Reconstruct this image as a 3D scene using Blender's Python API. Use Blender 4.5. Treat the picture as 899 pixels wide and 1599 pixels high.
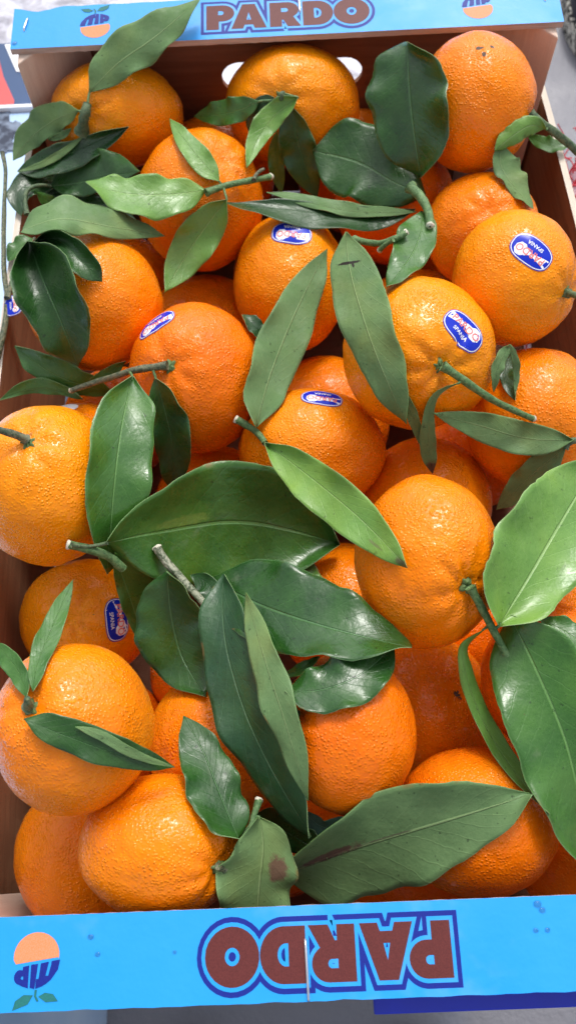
import bpy, bmesh, math, random
from math import sin, cos, pi, radians, sqrt
from mathutils import Vector, Matrix, noise
from mathutils.geometry import tessellate_polygon
random.seed(4)
for o in list(bpy.data.objects): bpy.data.objects.remove(o)
scene = bpy.context.scene
col = scene.collection
U_ = None
CAM_M = [[0.998966, 0.044133, 0.010917, -0.005117], [-0.036822, 0.926271, -0.375055, -0.205317], [-0.026664, 0.374266, 0.926938, 0.513091], [0.0, 0.0, 0.0, 1.0]]
CAM_M_T = [-0.00512, -0.20532, 0.51309]
CAM_R = [[0.998966, 0.044133, 0.010917], [-0.036822, 0.926271, -0.375055], [-0.026664, 0.374266, 0.926938]]
CAM_LENS = 31.4876
EXPOSURE = 0.62
# ------------------------------------------------------------------ camera
cam_d = bpy.data.cameras.new('camera'); cam = bpy.data.objects.new('camera', cam_d); col.objects.link(cam)
cam.matrix_world = Matrix(CAM_M)
cam_d.sensor_fit = 'VERTICAL'; cam_d.sensor_height = 36; cam_d.lens = CAM_LENS
cam_d.clip_start = .01; cam_d.clip_end = 100
cam_d.dof.use_dof = True; cam_d.dof.focus_distance = .37; cam_d.dof.aperture_fstop = 16
scene.camera = cam
# ------------------------------------------------------------------ light
SUN_EL, SUN_AZ = 52, -14           # soft light from beyond the far end, a little right
world = bpy.data.worlds.new('World'); scene.world = world; world.use_nodes = True
wn = world.node_tree
sky = wn.nodes.new('ShaderNodeTexSky'); sky.sky_type = 'NISHITA'; sky.sun_disc = False
sky.sun_elevation = radians(SUN_EL); sky.sun_rotation = radians(-SUN_AZ)
sky.air_density = 1.0; sky.dust_density = 4.0; sky.ozone_density = .6
hs = wn.nodes.new('ShaderNodeHueSaturation'); hs.inputs['Saturation'].default_value = .30   # overcast: nearly grey sky
wn.links.new(sky.outputs[0], hs.inputs['Color']); wn.links.new(hs.outputs[0], wn.nodes['Background'].inputs[0]); wn.nodes['Background'].inputs[1].default_value = .15
sd = bpy.data.lights.new('sun', 'SUN'); sd.energy = 1.0; sd.angle = radians(13); sd.color = (1, .97, .93)
sun = bpy.data.objects.new('sun', sd); col.objects.link(sun)
az = radians(SUN_AZ); el = radians(SUN_EL)
sdir = Vector((-sin(az)*cos(el), cos(az)*cos(el), sin(el)))
sun.rotation_euler = sdir.to_track_quat('Z', 'Y').to_euler()
scene.view_settings.view_transform = 'Standard'; scene.view_settings.look = 'None'
scene.view_settings.exposure = EXPOSURE; scene.view_settings.gamma = 1
scene.view_settings.use_curve_mapping = False
scene.render.engine = 'CYCLES'
scene.cycles.max_bounces = 8
# ------------------------------------------------------------------ helpers
def link(o, parent=None):
    col.objects.link(o)
    if parent is not None: o.parent = parent
    return o
def mesh_obj(name, V, F, mats, parent=None, smooth=True, fm=None):
    me = bpy.data.meshes.new(name); me.from_pydata([tuple(v) for v in V], [], F)
    for m in (mats if isinstance(mats, (list, tuple)) else [mats]): me.materials.append(m)
    if fm:
        for p, k in zip(me.polygons, fm): p.material_index = k
    if smooth:
        for p in me.polygons: p.use_smooth = True
    me.validate(); me.update()
    return link(bpy.data.objects.new(name, me), parent)
def thing(name, label, cat, group=None, loc=(0, 0, 0)):
    o = bpy.data.objects.new(name, None); o.empty_display_size = .01; o.location = loc; link(o)
    return tag(o, label, cat, group)
def tag(o, label, cat, group=None):
    o['label'] = label; o['category'] = cat
    if group: o['group'] = group
    return o
def struct(o, kind='structure'): o['kind'] = kind; return o
def box(V, F, x0, x1, y0, y1, z0, z1):
    b = len(V)
    V += [(x, y, z) for z in (z0, z1) for y in (y0, y1) for x in (x0, x1)]
    F += [tuple(b+i for i in q) for q in ((0,2,3,1),(4,5,7,6),(0,1,5,4),(2,6,7,3),(0,4,6,2),(1,3,7,5))]
def box_obj(name, x0, x1, y0, y1, z0, z1, mat, parent=None, bev=.0006):
    V, F = [], []; box(V, F, x0, x1, y0, y1, z0, z1)
    o = mesh_obj(name, V, F, mat, parent, smooth=False)
    if bev: m = o.modifiers.new('b', 'BEVEL'); m.width = bev; m.segments = 2
    return o
def tube_data(P, R, n=10, cap=True, rough=0.0, seed=0):
    P = [Vector(p) for p in P]; V, F = [], []
    up = Vector((.31, .2, .93)).normalized()
    N = len(P)
    for i, p in enumerate(P):
        d = (P[min(i+1, N-1)]-P[max(i-1, 0)]).normalized()
        a = d.cross(up).normalized(); b = d.cross(a)
        for k in range(n):
            t = 2*pi*k/n
            rr = R[i]*(1+rough*noise.noise(Vector((k*.9+seed, i*.11, seed*1.7))))
            V.append(p+(a*cos(t)+b*sin(t))*rr)
    for i in range(N-1):
        for k in range(n):
            F.append((i*n+k, i*n+(k+1) % n, (i+1)*n+(k+1) % n, (i+1)*n+k))
    if cap:
        F.append(tuple(range(n))); F.append(tuple((N-1)*n+k for k in reversed(range(n))))
    return V, F
def refine(P, R, m=4):
    P = [Vector(p) for p in P]; Q, S = [], []
    for i in range(len(P)-1):
        a = P[max(i-1, 0)]; b = P[i]; c = P[i+1]; d = P[min(i+2, len(P)-1)]
        for k in range(m):
            t = k/m
            Q.append(.5*((2*b)+(c-a)*t+(2*a-5*b+4*c-d)*t*t+(-a+3*b-3*c+d)*t**3)); S.append(R[i]*(1-t)+R[i+1]*t)
    Q.append(P[-1]); S.append(R[-1]); return Q, S
# ------------------------------------------------------------------ materials
class NT:
    def __init__(s, name):
        s.m = bpy.data.materials.new(name); s.m.use_nodes = True; s.t = s.m.node_tree; s.b = s.t.nodes['Principled BSDF']
    def n(s, typ, **kw):
        x = s.t.nodes.new(typ)
        for k, v in kw.items(): setattr(x, k, v)
        return x
    def l(s, a, b): s.t.links.new(a, b)
    def set(s, **kw):
        for k, v in kw.items(): s.b.inputs[k.replace('_', ' ')].default_value = v
    def val(s, a, sock):
        if hasattr(a, 'links') or hasattr(a, 'is_output'): s.l(a, sock)
        else: sock.default_value = a
    def math(s, op, a, b=0.0, c=None, clamp=False):
        x = s.n('ShaderNodeMath', operation=op); x.use_clamp = clamp
        s.val(a, x.inputs[0]); s.val(b, x.inputs[1])
        if c is not None: s.val(c, x.inputs[2])
        return x.outputs[0]
    def mix(s, fac, a, b, mode='MIX'):
        x = s.n('ShaderNodeMix', data_type='RGBA', blend_type=mode); s.val(fac, x.inputs[0])
        for v, k in ((a, 6), (b, 7)):
            if isinstance(v, tuple): x.inputs[k].default_value = (*v, 1) if len(v) == 3 else v
            else: s.l(v, x.inputs[k])
        return x.outputs[2]
    def noise(s, vec, scale, detail=3, rough=.5, dist=0):
        x = s.n('ShaderNodeTexNoise'); x.inputs['Scale'].default_value = scale; x.inputs['Detail'].default_value = detail
        x.inputs['Roughness'].default_value = rough; x.inputs['Distortion'].default_value = dist
        if vec is not None: s.l(vec, x.inputs['Vector'])
        return x.outputs['Fac']
    def voro(s, vec, scale, feat='F1', smooth=None, rand=1):
        x = s.n('ShaderNodeTexVoronoi', feature=feat); x.inputs['Scale'].default_value = scale; x.inputs['Randomness'].default_value = rand
        if smooth is not None: x.inputs['Smoothness'].default_value = smooth
        s.l(vec, x.inputs['Vector']); return x.outputs['Distance']
    def ramp(s, fac, stops):
        x = s.n('ShaderNodeMapRange'); x.interpolation_type = 'SMOOTHSTEP'
        s.l(fac, x.inputs[0]); x.inputs[1].default_value = stops[0]; x.inputs[2].default_value = stops[1]
        x.inputs[3].default_value = stops[2] if len(stops) > 2 else 0; x.inputs[4].default_value = stops[3] if len(stops) > 3 else 1
        return x.outputs[0]
    def bump(s, h, dist, strength=1, nrm=None):
        x = s.n('ShaderNodeBump'); x.inputs['Strength'].default_value = strength; x.inputs['Distance'].default_value = dist
        s.l(h, x.inputs['Height'])
        if nrm is not None: s.l(nrm, x.inputs['Normal'])
        return x.outputs[0]
    def obj(s): return s.n('ShaderNodeTexCoord').outputs['Object']
def plain(name, c, rough=.5, spec=.5, metal=0, bump=0, scale=300, var=.15):
    t = NT(name); t.set(Roughness=rough, Metallic=metal); t.b.inputs['Specular IOR Level'].default_value = spec
    o = t.obj(); f = t.noise(o, scale, 4)
    t.l(t.mix(f, tuple(x*(1-var) for x in c), tuple(min(1, x*(1+var)) for x in c)), t.b.inputs['Base Color'])
    if bump: t.l(t.bump(f, bump), t.b.inputs['Normal'])
    return t.m
def peel_mat(name, base, dark):
    t = NT(name); o = t.obj()
    info = t.n('ShaderNodeObjectInfo')
    off = t.n('ShaderNodeVectorMath', operation='ADD'); t.l(o, off.inputs[0]); 
    sc = t.n('ShaderNodeVectorMath', operation='SCALE'); t.l(info.outputs['Random'], sc.inputs['Scale']); sc.inputs[0].default_value = (1.3, 2.1, .7)
    t.l(sc.outputs[0], off.inputs[1]); v = off.outputs[0]
    n1 = t.noise(v, 28, 3, .55); n2 = t.noise(v, 160, 4, .6)
    c = t.mix(t.ramp(n1, (.35, .68)), base, dark)
    c = t.mix(t.ramp(n2, (.3, .75, 0, .45)), c, tuple(x*.80 for x in dark))
    c = t.mix(t.ramp(t.noise(v, 13, 2), (.55, .75, 0, .5)), c, (.90, .38, .012))
    # oil glands: paler rings, darker pits
    vo = t.voro(v, 820, 'SMOOTH_F1', .3)
    c = t.mix(t.ramp(vo, (.25, .6, 0, .30)), c, (base[0]*.9, base[1]*.62, base[2]*.6))
    # small blemishes
    b1 = t.noise(v, 210, 2, .5); b2 = t.noise(v, 33, 2, .5)
    bl = t.math('MULTIPLY', t.ramp(b1, (.70, .78)), t.ramp(b2, (.52, .62, 0, .55)))
    c = t.mix(bl, c, (.22, .10, .03))
    t.l(c, t.b.inputs['Base Color'])
    t.set(Roughness=.30); t.b.inputs['IOR'].default_value = 1.47
    t.l(t.ramp(t.noise(v, 90, 3), (.3, .7, .22, .36)), t.b.inputs['Roughness'])
    t.b.inputs['Subsurface Weight'].default_value = .10; t.b.inputs['Subsurface Radius'].default_value = (.0025, .0013, .0004); t.b.inputs['Subsurface Scale'].default_value = 1
    lump = t.noise(v, 230, 2, .55, .3); lump2 = t.noise(v, 95, 2, .5)
    gl = t.math('MULTIPLY', t.ramp(vo, (0, .6, 1, 0)), t.ramp(t.noise(v, 70, 2), (.35, .65, .30, .75)))
    pit = t.ramp(t.voro(v, 420, 'F1'), (.0, .22, 1, 0))
    h = t.math('ADD', t.math('SUBTRACT', gl, t.math('MULTIPLY', pit, .35)), t.math('ADD', t.math('MULTIPLY', lump, 1.0), t.math('MULTIPLY', lump2, 1.5)))
    t.b.inputs['Specular IOR Level'].default_value = .16; t.l(t.ramp(t.noise(v, 45, 4, .6), (.35, .62, .18, .62)), t.b.inputs['Coat Weight']); t.b.inputs['Coat Roughness'].default_value = .07; t.b.inputs['Coat IOR'].default_value = 1.38
    bm = t.bump(h, .00045, 1); t.l(t.bump(h, .00072, 1), t.b.inputs['Coat Normal'])
    t.l(bm, t.b.inputs['Normal'])
    return t.m
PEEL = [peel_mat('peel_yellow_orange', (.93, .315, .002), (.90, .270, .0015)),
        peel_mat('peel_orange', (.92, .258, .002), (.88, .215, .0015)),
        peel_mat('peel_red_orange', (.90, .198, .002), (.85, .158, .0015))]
LEAFC = {  # base, mottle, vein, roughness, speckle
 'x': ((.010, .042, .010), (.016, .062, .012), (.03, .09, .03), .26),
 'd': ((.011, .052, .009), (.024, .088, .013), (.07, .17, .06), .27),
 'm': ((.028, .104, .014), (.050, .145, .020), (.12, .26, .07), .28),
 'l': ((.090, .215, .032), (.13, .27, .045), (.26, .42, .14), .32),
 'u': ((.092, .172, .066), (.122, .212, .082), (.24, .35, .15), .55),
 't': ((.06, .14, .11), (.08, .16, .13), (.12, .22, .15), .6),
 't2': ((.009, .048, .016), (.017, .072, .021), (.05, .13, .05), .36),
}
def leaf_mat(kind, patch=None, gloss=0):
    base, mot, vein, rough = LEAFC[kind]
    t = NT('leaf_'+kind)
    uv = t.n('ShaderNodeUVMap').outputs[0]; sp = t.n('ShaderNodeSeparateXYZ'); t.l(uv, sp.inputs[0])
    u, v = sp.outputs[0], sp.outputs[1]
    o = t.obj(); info = t.n('ShaderNodeObjectInfo')
    off = t.n('ShaderNodeVectorMath', operation='ADD'); t.l(o, off.inputs[0]); t.l(info.outputs['Random'], off.inputs[1]); ov = off.outputs[0]
    av = t.math('ABSOLUTE', t.math('SUBTRACT', v, .5))           # 0 at midrib, .5 at margin
    wob = t.noise(ov, 130, 2)
    # side veins run forward from the midrib and curve
    s = t.math('ADD', t.math('SUBTRACT', u, t.math('MULTIPLY', t.math('POWER', av, .8), .42)), t.math('MULTIPLY', wob, .05))
    st = t.math('ABSOLUTE', t.math('SUBTRACT', t.math('FRACT', t.math('MULTIPLY', s, 11)), .5))
    veins = t.ramp(st, (.0, .07, 1, 0))
    mid = t.ramp(av, (.006, .020, 1, 0))
    n1 = t.noise(ov, 60, 4, .6); n2 = t.noise(ov, 900, 2, .5)
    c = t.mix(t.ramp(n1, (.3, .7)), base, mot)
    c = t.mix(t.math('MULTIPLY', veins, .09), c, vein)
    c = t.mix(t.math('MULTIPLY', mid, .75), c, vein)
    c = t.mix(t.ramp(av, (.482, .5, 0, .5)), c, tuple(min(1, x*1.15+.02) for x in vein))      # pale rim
    sp1 = t.ramp(t.noise(ov, 420, 2, .6), (.67, .73, 0, .75))
    c = t.mix(sp1, c, tuple(x*.35 for x in base))
    c = t.mix(t.ramp(n2, (.62, .8, 0, .25)), c, vein)
    c = t.mix(t.ramp(t.noise(ov, 26, 5, .7, 1.5), (.60, .74, 0, .30)), c, (.16, .20, .12))     # dusty film
    yl = tuple(min(1, x*k_) for x, k_ in zip(mot, (2.3, 1.5, .9))); c = t.mix(t.ramp(t.noise(ov, 17, 3, .6), (.52, .74, 0, .32)), c, yl)
    c = t.mix(t.ramp(t.voro(ov, 130), (.02, .045, .7, 0)), c, (.09, .06, .025))
    net = t.voro(ov, 420, 'DISTANCE_TO_EDGE'); netm = t.ramp(net, (.0, .09, 1, 0)); c = t.mix(t.math('MULTIPLY', netm, .07), c, vein)
    edge = t.math('MULTIPLY', t.ramp(av, (.44, .5)), t.ramp(t.noise(ov, 55, 3, .6), (.60, .70))); c = t.mix(edge, c, (.20, .15, .05))
    extra = None
    if patch:
        for (uc, vc, ru, rv, pc, st_) in patch:
            du = t.math('DIVIDE', t.math('SUBTRACT', u, uc), ru); dv = t.math('DIVIDE', t.math('SUBTRACT', v, vc), rv)
            dd = t.math('ADD', t.math('SQRT', t.math('ADD', t.math('MULTIPLY', du, du), t.math('MULTIPLY', dv, dv))), t.math('MULTIPLY', t.math('SUBTRACT', t.noise(ov, 350, 4, .7), .5), 1.5))
            k = t.ramp(dd, (.6, 1.1, st_, 0)); c = t.mix(k, c, t.mix(t.noise(ov, 1500, 3, .7), tuple(x*.5 for x in pc), pc)); extra = k
    t.l(c, t.b.inputs['Base Color'])
    r = rough-.06*gloss
    t.l(t.ramp(t.noise(ov, 75, 5, .7), (.3, .7, r*.8, r*1.9)), t.b.inputs['Roughness'])
    t.b.inputs['Specular IOR Level'].default_value = .5 if kind != 'u' else .3
    if kind in 'dmlx': t.b.inputs['Coat Weight'].default_value = .12*gloss; t.b.inputs['Coat Roughness'].default_value = .22
    h = t.math('ADD', t.math('MULTIPLY', veins, -.22 if kind != 'u' else .25), t.math('ADD', t.math('MULTIPLY', mid, -1.5 if kind != 'u' else 2.), t.math('ADD', t.math('MULTIPLY', n1, 3.4), t.math('MULTIPLY', t.noise(ov, 500, 3, .6), .7))))
    t.l(t.bump(h, .00022, 1), t.b.inputs['Normal'])
    t.b.inputs['Transmission Weight'].default_value = 0
    return t.m
def twig_mat(name, a, b):
    t = NT(name); o = t.obj()
    mp = t.n('ShaderNodeMapping'); mp.inputs['Scale'].default_value = (1, 1, 1); t.l(o, mp.inputs[0])
    n = t.noise(o, 420, 5, .7, 1.0)
    t.l(t.mix(t.ramp(n, (.38, .62)), a, b), t.b.inputs['Base Color']); t.set(Roughness=.6)
    t.l(t.bump(n, .0005), t.b.inputs['Normal']); return t.m
TW = {'g': twig_mat('twig_green_grey', (.05, .10, .045), (.13, .18, .09)),
      'gt': twig_mat('twig_green', (.045, .12, .035), (.14, .24, .09)),
      'b': twig_mat('twig_brownish', (.035, .06, .03), (.17, .17, .10)),
      'gw': twig_mat('twig_striped', (.05, .075, .035), (.33, .34, .25))}
M_cut = plain('cut_wood', (.62, .60, .48), .7, bump=.0002, scale=1500)
def wood_mat(name, a, b, axis=0, scale=1.0):
    t = NT(name); o = t.obj(); mp = t.n('ShaderNodeMapping')
    sc = [70, 70, 70]; sc[axis] = 4; mp.inputs['Scale'].default_value = [x*scale for x in sc]; t.l(o, mp.inputs[0])
    n = t.noise(mp.outputs[0], 3, 6, .65, .6); n2 = t.noise(o, 900, 3, .6); n3 = t.noise(o, 14, 3)
    c = t.mix(t.ramp(n, (.3, .72)), a, b); c = t.mix(t.math('MULTIPLY', n2, .3), c, tuple(x*.6 for x in a)); c = t.mix(t.ramp(n3, (.5, .8, 0, .35)), c, tuple(x*.65 for x in a))
    t.l(c, t.b.inputs['Base Color']); t.set(Roughness=.72)
    t.l(t.bump(t.math('ADD', n, t.math('MULTIPLY', n2, .4)), .0004), t.b.inputs['Normal']); return t.m
W_post = wood_mat('poplar_post', (.70, .52, .42), (.82, .66, .54), 2)
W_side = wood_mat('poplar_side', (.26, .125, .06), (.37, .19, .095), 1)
W_edge = wood_mat('ply_edge', (.66, .58, .48), (.78, .72, .62), 1)
W_board = wood_mat('hardboard', (.20, .075, .035), (.27, .11, .055), 0)
W_stripedge = wood_mat('strip_edge', (.42, .29, .23), (.60, .47, .40), 0, 3)
def print_mat():
    t = NT('blue_print'); o = t.obj()
    n = t.noise(o, 22, 4, .6); n2 = t.noise(o, 500, 3, .7)
    c = t.mix(n, (.009, .275, .74), (.013, .310, .80)); c = t.mix(t.ramp(t.noise(o, 9, 5, .7), (.55, .62, 0, .10)), c, (.35, .55, .80)); c = t.mix(t.ramp(n2, (.70, .80, 0, .5)), c, (.01, .15, .58))
    t.l(c, t.b.inputs['Base Color']); t.l(t.ramp(n, (.3, .7, .34, .5)), t.b.inputs['Roughness']); t.b.inputs['Specular IOR Level'].default_value = .4
    t.l(t.bump(t.noise(o, 60, 4, .6), .0003), t.b.inputs['Normal']); return t.m
M_print = print_mat()
def ink(name, c, c2, s=2500, lo=.3, hi=.7, rough=.5):
    t = NT(name); o = t.obj(); n = t.noise(o, s, 2, .6)
    t.l(t.mix(t.ramp(n, (lo, hi)), c, c2), t.b.inputs['Base Color']); t.set(Roughness=rough); t.b.inputs['Specular IOR Level'].default_value = .25; return t.m
M_navy = ink('ink_navy', (.004, .014, .20), (.006, .02, .25))
M_maroon = ink('ink_maroon', (.085, .016, .016), (.125, .026, .024))
M_cyan = M_print
M_salmon = ink('ink_salmon', (.74, .22, .08), (.68, .28, .15))
M_leafink = ink('ink_green', (.012, .13, .13), (.02, .17, .16))
M_steel = plain('staple_wire', (.75, .75, .78), .28, metal=1, var=.05)
M_st_navy = ink('sticker_blue', (.005, .02, .42), (.006, .03, .50), rough=.22)
M_st_rim = ink('sticker_rim', (.05, .02, .30), (.09, .05, .40), rough=.25)
M_st_white = ink('sticker_white', (.82, .84, .90), (.86, .87, .90), rough=.25)
M_st_red = ink('sticker_red', (.74, .17, .16), (.78, .24, .22), rough=.3)
HOLE_X = 0.0031
LABELS = {
 'a1': ('mandarin', 'mandarin in the far left corner with two pale leaves on its woody stalk'),
 'a2': ('mandarin', 'mandarin in front of the hand hole at the middle of the far end'),
 'a3': ('mandarin', 'big mandarin in the far right corner with three small dark blemishes on top'),
 'b1': ('mandarin', 'mandarin left of centre under the light green leaves, with wrinkled top'),
 'b2': ('mandarin', 'mandarin half covered by two broad dark leaves, just behind the torn pale leaf'),
 'b3': ('mandarin', 'mandarin squeezed between the corner fruit and the stickered fruit on the right side'),
 'b4': ('mandarin', 'right-hand mandarin wearing a blue sticker upside down near its top'),
 'c1': ('mandarin', 'mandarin by the left wall whose left half is hidden by a broad dark leaf'),
 'c2': ('mandarin', 'upright mandarin left of the torn pale leaf, upside-down sticker at its top'),
 'c3': ('mandarin', 'glossy reddish mandarin with woody stalk, two hanging leaves and a slanted sticker'),
 'c4': ('mandarin', 'mandarin with a blue sticker reading downwards and a thick green stalk pointing right'),
 'c5': ('mandarin', 'mandarin at the right wall below the stickered ones, crossed by a twig of pale leaves'),
 'd1': ('mandarin', 'central mandarin with an upside-down sticker at its top edge and a curled leaf'),
 'd2': ('mandarin', 'large pebbly mandarin at the left edge with a bare grey stalk at upper left'),
 'd3': ('mandarin', 'large mandarin with deep radial grooves round its stalk, right of centre'),
 'e1': ('mandarin', 'mandarin at the left wall with a sticker reading down its right side'),
 'e2': ('mandarin', 'biggest mandarin, low on the left, with three small leaves at its stalk'),
 'e3': ('mandarin', 'reddish mandarin low in the middle beneath the small glossy rippled leaf'),
 'f1': ('mandarin', 'near left mandarin with a dark stalk scar, touching the near blue strip'),
 'f2': ('mandarin', 'deep orange mandarin at the near right, partly under the big scarred pale leaf'),
 'f3': ('mandarin', 'mandarin beneath the two biggest light leaves, beside the narrow curved leaf'),
 'g1': ('mandarin', 'low mandarin in the near left corner tucked below two larger ones'),
 'g2': ('mandarin', 'low mandarin showing between the biggest mandarin and the long folded dark leaf'),
 'g3': ('mandarin', 'low shaded mandarin with a dark mark, under the grooved mandarin'),
 'g4': ('mandarin', 'low mandarin peeking out just behind the grooved mandarin, below the brown leaf tip'),
 'g5': ('mandarin', 'low mandarin seen in the gap left of the grooved mandarin under the huge leaf'),
 'g6': ('mandarin', 'low mandarin showing as a small crescent behind the central stickered one'),
 'g7': ('mandarin', 'low mandarin visible in the gap above the glossy reddish mandarin'),
 'g8': ('mandarin', 'low mandarin showing just beneath the glossy reddish mandarin'),
 'g9': ('mandarin', 'low mandarin seen beneath the torn pale leaf, behind the stalked stickered one'),
 'h1': ('mandarin', 'low mandarin glimpsed between the far middle fruit and the broad dark leaves'),
 'h2': ('mandarin', 'low mandarin glimpsed between the two far fruits, under the pointed leaf'),
 'h3': ('mandarin', 'deep shaded mandarin under the long folded dark leaf at the near end'),
 'h4': ('mandarin', 'low mandarin at the right edge under the big light leaf'),
 'h5': ('mandarin', 'shaded mandarin in the near right corner beside the deep orange one'),
 'h7': ('mandarin', 'low mandarin at the left wall with a white oval patch on top'),
 'lo1': ('leaf', 'small dark leaf wedged between upright stickered mandarin and glossy reddish one'),
 'lo24': ('leaf', 'mid green leaf lying at the left wall below the broad dark leaf'),
 'lo25': ('leaf', 'narrow green leaf poking over the left wall, tip pointing left'),
 'lo54': ('leaf', 'pale bluish leaf under the reddish mandarin near the near strip'),
 'lo38': ('leaf', 'thin dark leaf edge showing behind the curled light leaf in the centre'),
 'f3b': ('leaf', 'small green leaf at the right edge between the two biggest light leaves'),
 'lo16': ('leaf', 'broad glossy dark leaf hanging down beside the mandarin with three blemishes'),
 'lo28': ('leaf', 'pale green leaf leaning between the glossy reddish and upright stickered fruits'),
 'lo29': ('leaf', 'long pale leaf with a dark tear near its top and a split lower tip'),
 'lo31': ('leaf', 'small folded pale leaf between the right-hand stickered mandarin and the wall-side one'),
 'lo46': ('leaf', 'narrow green leaf peeking out above the glossy rippled leaf'),
 'lo35': ('leaf', 'biggest light green leaf at the near right with a pale midrib running down'),
 'lo53': ('leaf', 'big dull green leaf with a brown woody scar, tucked under the near strip'),
 'S1': ('leafy twig', 'tangled twig with dark and mid green leaves hanging over the left wall'),
 'S2': ('leafy twig', 'green twig stub with three light green leaves on the wrinkled mandarin'),
 'S3': ('leafy twig', 'green twig with a broad dark leaf and narrow leaves behind upright stickered mandarin'),
 'S5': ('leafy twig', 'short twig at the right edge with two pale leaves pointing left'),
 'S6': ('leafy twig', 'twig with pale cut end carrying the huge leaf with a yellowish patch'),
 'S7': ('leafy twig', 'thick striped twig with white cut end and large dark leaves, left of centre'),
 'S8': ('leafy twig', 'twig with white cut tip and a leaf with a brown spot'),
 'S9': ('leafy twig', 'short green stub with one long curled light leaf in the centre'),
 'z0': ('mandarin', 'bottom-layer mandarin by the left wall under the biggest mandarin'),
 'z1': ('mandarin', 'deep shaded mandarin glimpsed behind the woody stalk and its two hanging leaves'),
 'z2': ('mandarin', 'deep shaded mandarin glimpsed right of the broad dark leaf at the far left'),
 'z3': ('mandarin', 'deep shaded mandarin in the gap below the olive leaf of the striped twig'),
 'z4': ('mandarin', 'bottom-layer mandarin under the upright stickered mandarin'),
 'z5': ('mandarin', 'deep shaded mandarin at the near strip beneath the big scarred leaf'),
 'z6': ('mandarin', 'deep shaded mandarin in the gap just right of the grooved mandarin stalk'),
 'z7': ('mandarin', 'deep shaded mandarin in the gap beside the curved leaf with a brown tip'),
 'z8': ('mandarin', 'bottom-layer mandarin under the small dark leaf below the two broad leaves'),
 'z9': ('mandarin', 'bottom-layer mandarin under the narrow curved leaf at the near right'),
}
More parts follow.
